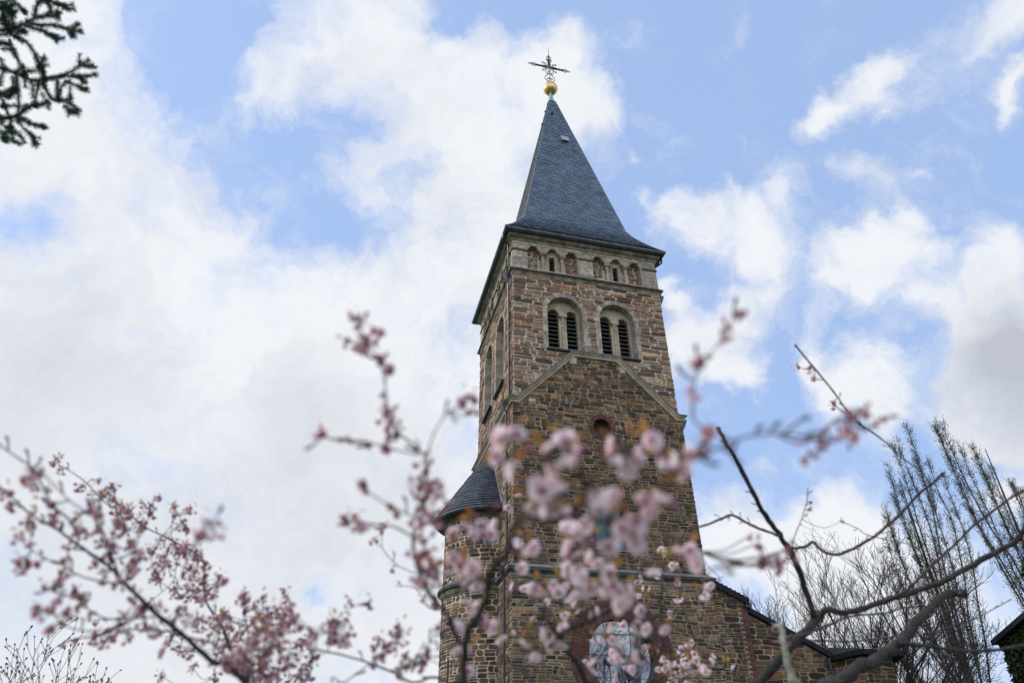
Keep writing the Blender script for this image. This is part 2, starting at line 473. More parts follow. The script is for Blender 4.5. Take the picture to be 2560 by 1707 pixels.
def stone(mb, fr, s0, s1, t0, t1, prot, mat, warp=True):
    r = rnd.random
    g = .013 + .014 * r()
    s0 += g; s1 -= g; t0 += g * .8; t1 -= g * .8
    w, h = s1 - s0, t1 - t0
    if w < .03 or h < .02: return
    c = min(w, h) * .45
    j = lambda k: (r() - .5) * k
    P = [(s0 + c * r(), t0 + j(h * .12)), (s0 + w * .5, t0 + j(h * .14)), (s1 - c * r(), t0 + j(h * .12)), (s1 + j(.012), t0 + h * .5 + j(h * .3)),
         (s1 - c * r(), t1 + j(h * .12)), (s0 + w * .5, t1 + j(h * .14)), (s0 + c * r(), t1 + j(h * .12)), (s0 + j(.012), t0 + h * .5 + j(h * .3))]
    cx, cy = s0 + w / 2, t0 + h / 2
    d = prot * (.25 + .75 * r()); tx, ty = j(.05), j(.25)
    ins = min(.014, h * .16)
    V = []
    for k, (n0, ii) in enumerate(((-.01, 0), (d * .5, 0), (d, ins))):
        for (x, y) in P:
            if ii:
                x += (cx - x) / (w / 2 + 1e-6) * ii * .9; y += (cy - y) / (h / 2 + 1e-6) * ii * .9
            nn = n0 + ((x - cx) * tx + (y - cy) * ty if k else 0)
            if warp:
                y2 = y + .022 * sin(x * 1.9 + y * 2.7) + .012 * sin(x * 5.1 - y * 3.3)
            else: y2 = y
            V.append(fr(x, y2, nn))
    F = [(k * 8 + i, k * 8 + (i + 1) % 8, (k + 1) * 8 + (i + 1) % 8, (k + 1) * 8 + i) for k in (0, 1) for i in range(8)]
    F.append(tuple(range(16, 24)))
    mb.add(V, F, mat)


def rubble(mb, fr, t0, t1, span, holes=None, hh=(.13, .26), ww=(.28, .95), prot=.04, mat='stone_up', warp=True):
    t = t0
    while t < t1 - .03:
        h = rnd.uniform(*hh)
        if t + h > t1 - .06: h = t1 - t
        a, b = span(t + h * .5) if callable(span) else span
        iv = [(a, b)]
        for (x, y) in (holes(t + h * .5) if holes else []):
            nv = []
            for (p, q) in iv:
                if y <= p or x >= q: nv.append((p, q)); continue
                if x > p: nv.append((p, x))
                if y < q: nv.append((y, q))
            iv = nv
        for (p, q) in iv:
            s = p
            while s < q - .02:
                w = rnd.uniform(*ww) * (1.2 if rnd.random() < .2 else 1)
                if q - s - w < ww[0] * .6: w = q - s
                w = min(w, q - s)
                x = rnd.random()
                if h > hh[0] * 1.25 and x < .34:
                    k = rnd.uniform(.38, .62)
                    for (u0, u1) in ((t, t + h * k), (t + h * k, t + h)):
                        if w > .45 and rnd.random() < .45:
                            m_ = rnd.uniform(.35, .65)
                            stone(mb, fr, s, s + w * m_, u0, u1, prot, mat, warp); stone(mb, fr, s + w * m_, s + w, u0, u1, prot, mat, warp)
                        else: stone(mb, fr, s, s + w, u0, u1, prot, mat, warp)
                else: stone(mb, fr, s, s + w, t, t + h, prot, mat, warp)
                s += w
        t += h


def plate(mb, fr, outer, holes, n, mat):
    loops = [outer] + holes
    tris = tessellate_polygon([[Vector((x, y, 0)) for x, y in l] for l in loops])
    P = [p for l in loops for p in l]
    mb.add([fr(x, y, n) for x, y in P], [tuple(t) for t in tris], mat)


def reveal(mb, fr, loop, n0, n1, mat, closed=True):
    V = [fr(x, y, n0) for x, y in loop] + [fr(x, y, n1) for x, y in loop]
    k = len(loop)
    mb.add(V, [(i, (i + 1) % k, k + (i + 1) % k, k + i) for i in range(k if closed else k - 1)], mat)


def arch_loop(c, hw, z0, zs, n=14):
    """round headed opening: bottom z0, springing zs"""
    return [(c - hw, z0), (c + hw, z0)] + [(c + hw * cos(pi * i / n), zs + hw * sin(pi * i / n)) for i in range(n + 1)]


def arch_hole(c, hw, z0, zs):
    def f(t):
        if t < z0 or t > zs + hw: return []
        w = hw if t <= zs else sqrt(max(0, hw * hw - (t - zs) ** 2))
        return [(c - w, c + w)]
    return f


def voussoirs(mb, fr, c, zc, r0, r1, n, a0, a1, d0, d1, mat, gap=.012, jit=.0):
    for i in range(n):
        x0 = a0 + (a1 - a0) * i / n; x1 = a0 + (a1 - a0) * (i + 1) / n
        g = gap / r1
        ro = r1 + (rnd.random() - .5) * jit
        V = []
        for d in (d0, d1 + rnd.random() * .008):
            for (r, a) in ((r0, x0 + g), (ro, x0 + g), (ro, x1 - g), (r0, x1 - g)):
                V.append(fr(c + r * cos(a), zc + r * sin(a), d))
        mb.add(V, [(0, 1, 2, 3), (7, 6, 5, 4), (0, 4, 5, 1), (1, 5, 6, 2), (2, 6, 7, 3), (3, 7, 4, 0)], mat)


def ring_mould(mb, o0, prof, mats):
    """moulding round the square tower; prof = [(projection, z)], mats per segment"""
    for i in range(len(prof) - 1):
        (a, z0), (b, z1) = prof[i], prof[i + 1]
        V = []
        for (o, z) in ((a + o0, z0), (b + o0, z1)):
            V += [(-o, -o, z), (W + o, -o, z), (W + o, W + o, z), (-o, W + o, z)]
        mb.add(V, [(k, (k + 1) % 4, 4 + (k + 1) % 4, 4 + k) for k in range(4)], mats[i] if isinstance(mats, (list, tuple)) else mats)


WC = (2.31, 4.72)             # belfry window centres on the front
WCL = (W - 2.36, W - 4.78)    # and on the left face frame

# ---- upper tower wall
holesF = [arch_loop(c, .81, 17.1, 19.12) for c in WC]
holesL = [arch_loop(c, .80, 16.3, 19.2) for c in WCL]
L2 = .075
mb = MB()
plate(mb, FR, [(0, 14.4), (W, 14.4), (W, 21.3), (0, 21.3)], holesF, 0, 'mortar')
plate(mb, LF, [(0, 14.4), (W, 14.4), (W, 21.3), (0, 21.3)], holesL, 0, 'mortar')
for fr in (RT, BK): plate(mb, fr, [(0, 14.4), (W, 14.4), (W, 21.3), (0, 21.3)], [], 0, 'mortar')
def coping_z(s):
    if s < .1 or s > 6.9: return 14.53
    if s < 2.5: return 14.53 + (s - .1) / 2.4 * 2.47
    if s > 4.5: return 14.53 + (6.9 - s) / 2.4 * 2.47
    return 17.0
def hF(t):
    r = []
    for c in WC: r += arch_hole(c, .98, 17.05, 19.12)(t)
    if t < 16.95:   # covered by the gabled lower stage
        x = .1 + (t - 14.53) / 2.47 * 2.4
        r.append((max(x, 0) + .02, W - max(x, 0) - .02))
    return r
def hL(t):
    r = []
    for c in WCL: r += arch_hole(c, .93, 16.3, 19.2)(t)
    return r
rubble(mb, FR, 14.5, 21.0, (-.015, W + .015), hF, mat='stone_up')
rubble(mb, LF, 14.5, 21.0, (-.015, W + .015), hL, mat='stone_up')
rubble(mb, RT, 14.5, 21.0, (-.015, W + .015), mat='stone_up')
mb.build('upper_tower_wall', ch)

# ---- belfry windows
def belfry(fr, c, z0, zs, hw, name_label=None, side=False):
    m = MB()
    # outer arch ring and jamb blocks, grey ashlar
    voussoirs(m, fr, c, zs, hw - .005, hw + .2, 9, 0, pi, -.34, .032, 'ashlar_blocks', .009, .06)
    for sgn in (-1, 1):
        z = z0
        while z < zs - .02:
            h = min(rnd.uniform(.32, .5), zs - z)
            if zs - z - h < .15: h = zs - z
            wid = rnd.choice((.13, .3, .2))
            a, b = c + sgn * (hw - .005), c + sgn * (hw + wid)
            m.fbox(fr, (min(a, b), z + .008, -.34), (max(a, b), z + h - .008, .03 + rnd.random() * .006), 'ashlar_blocks')
            z += h
    reveal(m, fr, arch_loop(c, hw, z0, zs, 20), .0, -.36, 'ashlar')
    w = m.build('belfry_window', ch)
    # tympanum with two lights
    t = MB()
    lw = .25; lc = (c - .425, c + .425); lz = zs + .07
    z1 = z0 + .15
    lights = [arch_loop(x, lw, z1, lz, 12) for x in lc]
    # slightly inset loops so that the bottom strip survives
    plate(t, fr, arch_loop(c, hw - .004, z0, zs, 20), lights, -.34, 'sandstone')
    for l in lights: reveal(t, fr, l, -.34, -.62, 'sandstone')
    for x in lc: voussoirs(t, fr, x, lz, lw + .0, lw + .055, 1, 0, pi, -.34, -.31, 'sandstone', 0) if False else None
    for x in lc:   # roll moulding round each light
        pts = [fr(x + (lw + .02) * cos(pi * i / 12), lz + (lw + .02) * sin(pi * i / 12), -.33) for i in range(13)]
        t.tube(pts, .022, 'sandstone', 6)
    for sgn in (-1, 1):
        x = c + sgn * (hw - .1)
        t.tube([fr(x, z1, -.31), fr(x, lz + .1, -.31)], .03, 'sandstone', 6)
    t.build('tympanum', w)
    # column
    k = MB()
    x = c
    prof = [(0, .15), (.05, .15), (.051, .12), (.09, .125), (.13, .095), (.16, .10), (.19, .085)]
    zt = lz + .03
    H = zt - z1
    prof += [(H - .52, .075), (H - .5, .1), (H - .47, .1), (H - .46, .08), (H - .3, .1), (H - .2, .15), (H - .19, .15)]
    pts = [fr(x, z1 + a, -.36) for a, b in prof]
    k.tube(pts, [b for a, b in prof], 'sandstone', 14)
    k.fbox(fr, (x - .18, zt - .19, -.56), (x + .18, zt - .04, -.2), 'sandstone')
    k.fbox(fr, (x - .16, z1 - .02, -.52), (x + .16, z1 + .06, -.2), 'sandstone')
    k.build('column', w, smooth=False)
    # louvres
    for x in lc:
        l = MB()
        z = z1 + .12
        while z < lz + lw - .04:
            wv = lw - .01 if z < lz else sqrt(max(.0, lw * lw - (z - lz) ** 2)) - .01
            P = [fr(x - wv, z - .1, -.42), fr(x + wv, z - .1, -.42), fr(x + wv, z + .09, -.6), fr(x - wv, z + .09, -.6)]
            Q = [fr(x - wv, z - .08, -.42), fr(x + wv, z - .08, -.42), fr(x + wv, z + .11, -.6), fr(x - wv, z + .11, -.6)]
            l.add(P + Q, [(0, 3, 2, 1), (4, 5, 6, 7), (0, 1, 5, 4), (3, 7, 6, 2), (0, 4, 7, 3), (1, 2, 6, 5)], 'louvre')
            z += .215
        l.build('louvres', w)
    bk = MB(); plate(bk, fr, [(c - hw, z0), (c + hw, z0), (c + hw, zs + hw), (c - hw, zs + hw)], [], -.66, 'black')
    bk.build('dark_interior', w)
    sl = MB()
    if side: sl.fbox(fr, (c - .84, z0 - .1, -.1), (c + .84, z0 + .01, .17), 'pipe')
    else: sl.fbox(fr, (c - .88, z0 - .06, -.1), (c + .88, z0 + .012, .16), 'pipe')
    sl.build('sill', w)


for c in WC: belfry(FR, c, 17.1, 19.12, .81)
for c in WCL: belfry(LF, c, 16.3, 19.2, .80, side=True)

# ---- arcaded frieze under the eaves
AR = [(.97, 0), (1.91, 1), (2.82, 0), (4.11, 0), (5.01, 1), (5.94, 0)]
fz = MB()
cols = []
for fr in (FR, LF):
    loops = []
    for grp in (AR[:3], AR[3:]):
        lp = [(grp[0][0] - .275, 21.27), (grp[2][0] + .275, 21.27)]
        for c, k in reversed(grp): lp += [(c + .275 * cos(pi * i / 10), 22.38 + .275 * sin(pi * i / 10)) for i in range(11)]
        loops.append(lp)
    plate(fz, fr, [(0, 21.2), (W, 21.2), (W, 22.95), (0, 22.95)], loops, 0, 'ashlar')
    for lp in loops: reveal(fz, fr, lp, 0, -.3, 'ashlar')
    for (c, k) in AR:
        if k:
            plate(fz, fr, [(c - .47, 21.2), (c + .46, 21.2), (c + .46, 22.7), (c - .47, 22.7)], [[(c - .13, 21.36), (c + .13, 21.36), (c + .13, 22.3), (c - .13, 22.3)]], -.2, 'ashlar')
            reveal(fz, fr, [(c - .13, 21.36), (c + .13, 21.36), (c + .13, 22.3), (c - .13, 22.3)], -.2, -.5, 'ashlar')
            reveal(fz, fr, [(c - .47, 21.2), (c + .46, 21.2), (c + .46, 22.7), (c - .47, 22.7)], -.2, -.28, 'ashlar')
            for z in (21.55, 21.75, 21.95, 22.15):
                fz.fbox(fr, (c - .13, z, -.4), (c + .13, z + .02, -.28), 'louvre')
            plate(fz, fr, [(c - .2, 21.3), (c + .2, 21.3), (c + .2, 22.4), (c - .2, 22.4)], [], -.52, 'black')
        else:
            plate(fz, fr, [(c - .46, 21.2), (c + .46, 21.2), (c + .46, 22.7), (c - .46, 22.7)], [], -.26, 'mortar')
            rubble(fz, off(fr, -.26), 21.28, 22.62, (c - .29, c + .29), None, (.1, .17), (.22, .5), .02, 'niche_stone')
    # individual ashlar blocks laid over the plate
    def blk(a, b, z0, z1, n=.014): fz.fbox(fr, (a + .007, z0 + .007, -.02), (b - .007, z1 - .007, n + rnd.random() * .006), 'ashlar_blocks')
    for (a, b) in ((0, .69), (3.18, 3.82), (6.31, W)):
        sp = (a + b) / 2
        blk(a, b, 21.2, 21.38, .03); blk(a, sp, 21.38, 21.85); blk(sp, b, 21.38, 21.85); blk(a, sp + .1, 21.85, 22.26); blk(sp + .1, b, 21.85, 22.26)
    s = 0
    while s < W - .01:
        w = rnd.uniform(.28, .5)
        if W - s - w < .2: w = W - s
        blk(s, s + w, 22.68, 22.94); s += w
    for (a, b) in ((0, .69), (6.31, W), (3.18, 3.82)): blk(a, b, 22.36, 22.66)
    for (c, k) in AR:
        voussoirs(fz, fr, c, 22.38, .278, .30, 3, 0, pi, -.1, .018, 'ashlar_blocks', .004)
fo = fz.build('arcaded_frieze', ch)
for fr in (FR, LF):
    for (a, b) in ((-.03, .69), (3.14, 3.86), (6.31, W + .03)):
        l = MB(); l.fbox(fr, (a, 22.262, -.02), (b, 22.35, .06), 'dark_cornice'); l.build('ledge', fo)
    for x in (1.44, 2.365, 4.555, 5.475):
        k = MB()
        prof = [(0, .12), (.06, .12), (.061, .095), (.1, .095), (.12, .07), (.62, .065), (.63, .085), (.67, .085), (.68, .07), (.78, .085), (.86, .125)]
        k.tube([fr(x, 21.3 + a, -.1) for a, b in prof], [b for a, b in prof], 'sandstone', 12)
        k.fbox(fr, (x - .15, 22.16, -.25), (x + .15, 22.27, .06), 'cornice')
        k.build('column', fo)
        b_ = MB()   # pier behind the column is open between niches: small block above
        b_.fbox(fr, (x - .13, 22.27, -.25), (x + .13, 22.38, .02), 'cornice'); b_.build('impost', fo)

# ---- mouldings
m = MB()
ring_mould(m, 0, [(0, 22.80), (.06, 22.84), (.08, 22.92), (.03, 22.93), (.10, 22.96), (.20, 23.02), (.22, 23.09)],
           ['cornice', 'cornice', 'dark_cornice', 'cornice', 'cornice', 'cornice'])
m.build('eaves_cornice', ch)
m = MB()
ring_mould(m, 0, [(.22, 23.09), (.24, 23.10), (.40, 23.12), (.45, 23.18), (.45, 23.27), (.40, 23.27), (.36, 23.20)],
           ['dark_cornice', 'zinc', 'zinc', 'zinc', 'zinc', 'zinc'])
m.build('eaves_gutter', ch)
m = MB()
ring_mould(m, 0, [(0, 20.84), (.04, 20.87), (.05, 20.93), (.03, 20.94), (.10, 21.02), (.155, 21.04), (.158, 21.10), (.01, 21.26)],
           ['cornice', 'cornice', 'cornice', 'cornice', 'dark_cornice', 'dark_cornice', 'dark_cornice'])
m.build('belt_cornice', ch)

# ---- gabled lower stage
lo = MB()
def frontpoly(z0):
    return [(-L2, z0), (W + L2, z0), (W + L2, 14.5), (6.9, 14.5), (4.5, 16.97), (2.5, 16.97), (.1, 14.5), (-L2, 14.5)]
OC, OZ = 3.56, 13.68
oc_loop = [(OC + .37 * cos(2 * pi * i / 28), OZ + .37 * sin(2 * pi * i / 28)) for i in range(28)]
MW = 3.54
mw_loop = arch_loop(MW, .58, 8.86, 10.33, 14)
plate(lo, FR, frontpoly(8.0), [oc_loop, mw_loop], L2, 'mortar_dk')
for fr in (LF, RT, BK): plate(lo, fr, [(-L2, 8.0), (W + L2, 8.0), (W + L2, 14.5), (-L2, 14.5)], [], L2, 'mortar' if fr is LF else 'mortar_dk')
def spanG(t):
    if t < 14.5: return (-L2 - .015, W + L2 + .015)
    x = .1 + (t - 14.5) / 2.47 * 2.4
    return (x + .05, W - x - .05)
def hG(t):
    r = []
    if abs(t - OZ) < .56: w = sqrt(.56 ** 2 - (t - OZ) ** 2); r.append((OC - w, OC + w))
    if 8.7 < t < 11.1:
        if t < 10.33: r.append((MW - .83 + .08 * sin(t * 17), MW + .83 + .08 * sin(t * 21)))
        else:
            w = sqrt(max(0, .78 ** 2 - (t - 10.33) ** 2)); r.append((MW - w, MW + w))
    return r
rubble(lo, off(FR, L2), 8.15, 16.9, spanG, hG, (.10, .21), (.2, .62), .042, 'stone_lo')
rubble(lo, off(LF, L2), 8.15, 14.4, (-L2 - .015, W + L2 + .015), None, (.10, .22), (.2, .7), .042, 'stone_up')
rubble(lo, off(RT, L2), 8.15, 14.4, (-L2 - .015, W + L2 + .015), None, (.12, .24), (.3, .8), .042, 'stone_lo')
lo.build('lower_tower_wall', ch)

# coping of the gable with its returns, and the cornice on the other sides
def sweep(mb, fr, path, prof, mats, n0):
    P = [Vector((x, y)) for x, y in path]
    rings = []
    for i, p in enumerate(P):
        d0 = (P[i] - P[i - 1]).normalized() if i else (P[1] - P[0]).normalized()
        d1 = (P[i + 1] - P[i]).normalized() if i < len(P) - 1 else d0
        nrm = Vector((-(d0 + d1).y, (d0 + d1).x)).normalized()
        k = 1 / max(.3, nrm.dot(Vector((-d0.y, d0.x))))
        rings.append([(p.x + nrm.x * h * k, p.y + nrm.y * h * k, n0 + n) for n, h in prof])
    V = [fr(*q) for r_ in rings for q in r_]
    q = len(prof)
    for j in range(q - 1):
        F = [(i * q + j, (i + 1) * q + j, (i + 1) * q + j + 1, i * q + j + 1) for i in range(len(P) - 1)]
        mb.add(V, F, mats[j])
    mb.add(V, [tuple(range(q)), tuple((len(P) - 1) * q + j for j in range(q - 1, -1, -1))], mats[0])
cp = MB()
prof = [(-.02, -.20), (.07, -.18), (.09, -.12), (.06, -.11), (.15, -.03), (.165, .0), (.19, .0), (.19, .05), (-.10, .09)]
sweep(cp, FR, [(.0, 14.53), (.1, 14.53), (2.5, 17.0), (4.5, 17.0), (6.9, 14.53), (7.0, 14.53)], prof,
      ['sandstone', 'sandstone', 'dark_cornice', 'sandstone', 'sandstone', 'lead', 'lead', 'lead_pale'], L2)
# returns at both ends and around the other three sides
def part_mould(mb, prof, mats, x0, x1):
    for i in range(len(prof) - 1):
        (a, z0), (b, z1) = prof[i], prof[i + 1]
        V = []
        for (o, z) in ((a, z0), (b, z1)):
            V += [(x0, -o, z), (-o, -o, z), (-o, W + o, z), (W + o, W + o, z), (W + o, -o, z), (x1, -o, z)]
        mb.add(V, [(6 + k, 6 + k + 1, k + 1, k) for k in range(5)], mats[i])
pr2 = [(L2 + n, 14.53 + h) for n, h in prof]
part_mould(cp, pr2, ['sandstone', 'sandstone', 'dark_cornice', 'sandstone', 'sandstone', 'pipe', 'pipe', 'lead'], 0.001, W - .001)
for (x, z, w_) in ((2.42, 16.45, .3), (4.55, 16.3, .26), (.62, 14.28, .28)):   # kneeler stones under the coping
    cp.fbox(FR, (x - w_ / 2 + .1, z, L2), (x + w_ / 2 + .1, z + .32, L2 + .035), 'sandstone')
cp.build('gable_coping', ch)

# round window
ow = MB()
voussoirs(ow, FR, OC, OZ, .365, .56, 26, 0, 2 * pi, L2 - .3, L2 + .03, 'brick', .008)
reveal(ow, FR, oc_loop, L2, L2 - .35, 'brick')
o1 = ow.build('round_window', ch)
dk = MB()
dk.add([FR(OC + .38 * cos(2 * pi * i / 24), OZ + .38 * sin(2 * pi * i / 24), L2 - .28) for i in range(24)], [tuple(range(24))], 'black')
pts = [FR(OC + .34 * cos(2 * pi * i / 24), OZ + .34 * sin(2 * pi * i / 24), L2 - .26) for i in range(25)]
dk.tube(pts, .03, 'louvre', 6)
dk.tube([FR(OC - .02, OZ - .16, L2 - .27), FR(OC - .02, OZ - .16, L2 - .22)], .035, 'iron', 8)
dk.build('pane', o1)

# middle window
mw = MB()
voussoirs(mw, FR, MW, 10.33, .575, .78, 17, 0, pi, L2 - .2, L2 + .028, 'brick', .009, .03)
for sgn in (-1, 1):
    z = 8.45; k = 0
    while z < 10.3:
        w_ = .12 if k % 2 else .24
        a, b = MW + sgn * .575, MW + sgn * (.575 + w_)
        mw.fbox(FR, (min(a, b), z + .006, L2 - .2 if z > 8.85 else L2 - .01), (max(a, b), z + .068, L2 + .022 + rnd.random() * .006), 'brick')
        z += .076; k += 1
reveal(mw, FR, mw_loop, L2, L2 - .25, 'brick')
w1 = mw.build('arched_window', ch)
gl = MB(); plate(gl, FR, mw_loop, [], L2 - .18, 'glass_dark'); gl.build('pane', w1)
ld = MB()
for i in range(-3, 4):
    x = MW + i * .16; zt = 10.33 + sqrt(max(0, .57 ** 2 - (i * .16) ** 2)); ld.tube([FR(x, 8.88, L2 - .17), FR(x, zt, L2 - .17)], .006, 'lead_pale', 4)
for k in range(9):
    z = 9.05 + .22 * k; w_ = .57 if z < 10.33 else sqrt(max(0, .57 ** 2 - (z - 10.33) ** 2)); ld.tube([FR(MW - w_, z, L2 - .17), FR(MW + w_, z, L2 - .17)], .007, 'lead_pale', 4)
ld.build('glazing_bars', w1)
sl = MB(); sl.fbox(FR, (MW - .64, 8.8, L2 - .1), (MW + .64, 8.868, L2 + .11), 'lead'); sl.build('sill', w1)

# string course and base storey
L3 = .16
st = MB()
ring_mould(st, L3, [(-.02, 7.72), (.03, 7.76), (.05, 7.84), (.02, 7.85), (.08, 7.93), (.14, 7.95), (.155, 8.05), (-.06, 8.2)],
           ['cornice', 'cornice', 'cornice', 'dark_cornice', 'dark_cornice', 'dark_cornice', 'lead_pale'])
st.build('string_course', ch)
bs = MB()
RC, RZ = 3.56, 5.4
rose_loop = [(RC + 1.17 * cos(2 * pi * i / 48), RZ + 1.17 * sin(2 * pi * i / 48)) for i in range(48)]
door_loop = arch_loop(3.5, 1.0, .02, 2.3, 14)
plate(bs, FR, [(-L3, 0), (W + L3, 0), (W + L3, 7.8), (-L3, 7.8)], [rose_loop], L3, 'mortar_dk')
for fr in (LF, RT, BK): plate(bs, fr, [(-L3, 0), (W + L3, 0), (W + L3, 7.8), (-L3, 7.8)], [], L3, 'mortar_dk')
def hR(t):
    if abs(t - RZ) < 1.8: w = sqrt(1.8 ** 2 - (t - RZ) ** 2); return [(RC - w, RC + w)]
    return []
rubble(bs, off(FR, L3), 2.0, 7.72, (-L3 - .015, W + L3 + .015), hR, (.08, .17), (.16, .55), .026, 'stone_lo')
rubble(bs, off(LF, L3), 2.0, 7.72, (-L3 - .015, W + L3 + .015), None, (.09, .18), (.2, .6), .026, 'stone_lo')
bs.build('base_wall', ch)
rw = MB()
voussoirs(rw, FR, RC, RZ, 1.165, 1.34, 78, 0, 2 * pi, L3 - .25, L3 + .02, 'brick', .007)
voussoirs(rw, FR, RC, RZ, 1.355, 1.50, 88, 0, 2 * pi, L3 - .02, L3 + .024, 'brick', .007)
voussoirs(rw, FR, RC, RZ, 1.53, 1.81, 92, 0, 2 * pi, L3 - .02, L3 + .03, 'brick', .008, .02)
reveal(rw, FR, rose_loop, L3, L3 - .4, 'brick')
w2 = rw.build('rose_window', ch)
gl = MB(); gl.add([FR(x, y, L3 - .24) for x, y in rose_loop], [tuple(range(48))], 'glass'); gl.build('pane', w2)
ld = MB()
for k in (-.62, 0.05, .7):
    w_ = sqrt(1.17 ** 2 - k * k); ld.tube([FR(RC - w_, RZ + k, L3 - .23), FR(RC + w_, RZ + k, L3 - .23)], .012, 'iron', 4)
for k in (-.4, .4):
    w_ = sqrt(1.17 ** 2 - k * k); ld.tube([FR(RC + k, RZ - w_, L3 - .23), FR(RC + k, RZ + w_, L3 - .23)], .012, 'iron', 4)
ld.build('glazing_bars', w2)

# ---- spire
SP = [(3.93, 23.24), (3.55, 23.75), (3.2, 24.3), (2.88, 24.85), (2.63, 25.45), (.2, 38.2)]
def sp_h(z):
    for (a, z0), (b, z1) in zip(SP, SP[1:]):
        if z <= z1: return a + (b - a) * (z - z0) / (z1 - z0)
    return SP[-1][0]
sp = MB()
C0 = W / 2
dirs = [((1, 0), (0, -1)), ((0, 1), (1, 0)), ((-1, 0), (0, 1)), ((0, -1), (-1, 0))]
for e, o in dirs:
    for (a, z0), (b, z1) in zip(SP, SP[1:]):
        V = [(C0 + e[0] * s * h + o[0] * h, C0 + e[1] * s * h + o[1] * h, z) for (h, z) in ((a, z0), (b, z1)) for s in (-1, 1)]
        sp.add(V, [(0, 1, 3, 2)], 'slate_under')
# dense path up the slope
path = []
for (a, z0), (b, z1) in zip(SP, SP[1:]):
    n_ = 24
    for i in range(n_): path.append((a + (b - a) * i / n_, z0 + (z1 - z0) * i / n_))
path.append(SP[-1])
acc = [0]
for p, q in zip(path, path[1:]): acc.append(acc[-1] + sqrt((p[0] - q[0]) ** 2 + (p[1] - q[1]) ** 2))
def along(d):
    d = min(max(d, 0), acc[-1] - 1e-4)
    k = int(np.searchsorted(acc, d, 'right')) - 1
    k = min(k, len(path) - 2)
    f = (d - acc[k]) / (acc[k + 1] - acc[k])
    h = path[k][0] + (path[k + 1][0] - path[k][0]) * f; z = path[k][1] + (path[k + 1][1] - path[k][1]) * f
    dh, dz = path[k + 1][0] - path[k][0], path[k + 1][1] - path[k][1]
    l = sqrt(dh * dh + dz * dz)
    return h, z, (dz / l, -dh / l)       # outward normal (h,z)
def slate(mb, f, s0, s1, d0, d1, lim0, lim1, front=True):
    """one slate: f(s, d, lift) -> point; d0 lower edge"""
    w = s1 - s0
    lift = (.03 + rnd.random() * .012) * (1 if front else .3)
    sk = (rnd.random() - .5) * .02
    pts = [(s0, d1), (s1, d1), (s1, d0 + .03), (s1 - w * .25, d0 + sk), (s0 + w * .35, d0 - .012 + sk), (s0, d0 + .035)]
    P = []
    for s, d in pts:
        fr_ = (d1 - d) / (d1 - d0)
        lm = lim0 + (lim1 - lim0) * (1 - fr_)
        s = max(-lm, min(lm, s))
        P.append((s, d, .004 + lift * max(0, fr_)))
    if max(p[0] for p in P) - min(p[0] for p in P) < .02: return
    V = [f(*p) for p in P] + [f(s, d, l - (.03 if front else .008)) for s, d, l in P]
    mb.add(V, [(0, 1, 2, 3, 4, 5)], 'slate' if front else 'slate_side')
    mb.add(V, [(5, 4, 10, 11), (4, 3, 9, 10), (3, 2, 8, 9)], 'slate_under' if front else 'slate_side')  # front slate edges blackened to paint the shadow line under each course
for e, o in dirs:
    def f(s, d, l):
        h, z, (nh, nz) = along(d)
        h2 = h + nh * l
        return (C0 + e[0] * s + o[0] * h2, C0 + e[1] * s + o[1] * h2, z + nz * l)
    d = -.02; k = 0; step = .172
    while d < acc[-1] - .05:
        h, _, _ = along(d); h1, _, _ = along(d + step * 1.4)
        s = -h - (.11 if k % 2 else 0) - rnd.random() * .04
        while s < h:
            w = rnd.uniform(.19, .25)
            if s + w > -h: slate(sp, f, s, s + w - .006, d, d + step * 1.4, h + .012, h1 + .012, o == (0, -1))
            s += w
        d += step; k += 1
spo = sp.build('spire_roof', ch)
# hip rolls
hp = MB()
for sx, sy in ((-1, -1), (1, -1), (1, 1), (-1, 1)):
    hp.tube([(C0 + sx * (a + .012), C0 + sy * (a + .012), z) for a, z in SP], [.035] * (len(SP) - 1) + [.02], 'slate', 5)
hp.build('hip_ridges', spo)
# roof hatch, hooks
def on_front(u, z, l):
    h = sp_h(z); k = (2.63 - .2) / (38.2 - 25.45); q = sqrt(1 + k * k)
    return Vector((u, C0 - h - l / q, z + l * k / q))
ht = MB()
V = []
for l in (.0, .11):
    for du, dz in ((-.2, -.22), (.2, -.22), (.2, .22), (-.2, .22)): V.append(on_front(3.79 + du * (1 if l == 0 else .95), 33.5 + dz * (1 if l == 0 else .95), l + (.05 if (l and dz < 0) else 0)))
ht.add(V, [(4, 5, 6, 7), (0, 1, 5, 4), (1, 2, 6, 5), (2, 3, 7, 6), (3, 0, 4, 7)], 'lead_pale')
V = []
for l in (.165, .185):
    for du, dz in ((-.23, -.25), (.23, -.25), (.23, .22), (-.23, .22)): V.append(on_front(3.79 + du, 33.5 + dz, l - (.05 if dz > 0 else 0)))
ht.add(V, [(0, 3, 2, 1), (4, 5, 6, 7), (0, 1, 5, 4), (1, 2, 6, 5), (2, 3, 7, 6), (3, 0, 4, 7)], 'hatch_metal')
ht.build('roof_hatch', spo)
hk = MB(); a = on_front(3.29, 36.4, 0); b = on_front(3.29, 36.4, .14)
hk.tube([a, b], [.09, .07], 'iron', 8); hk.build('roof_vent', spo)
hk = MB(); h = sp_h(35.0)
hk.tube([(C0 - h, 2.75, 35.0), (C0 - h - .16, 2.75, 34.98)], [.07, .06], 'iron', 8); hk.build('roof_vent', spo)
hk = MB(); h = sp_h(37.0)
hk.tube([(C0 - h, 3.3, 37.0), (C0 - h - .12, 3.3, 37.0)], [.05, .05], 'iron', 8); hk.build('roof_vent', spo)

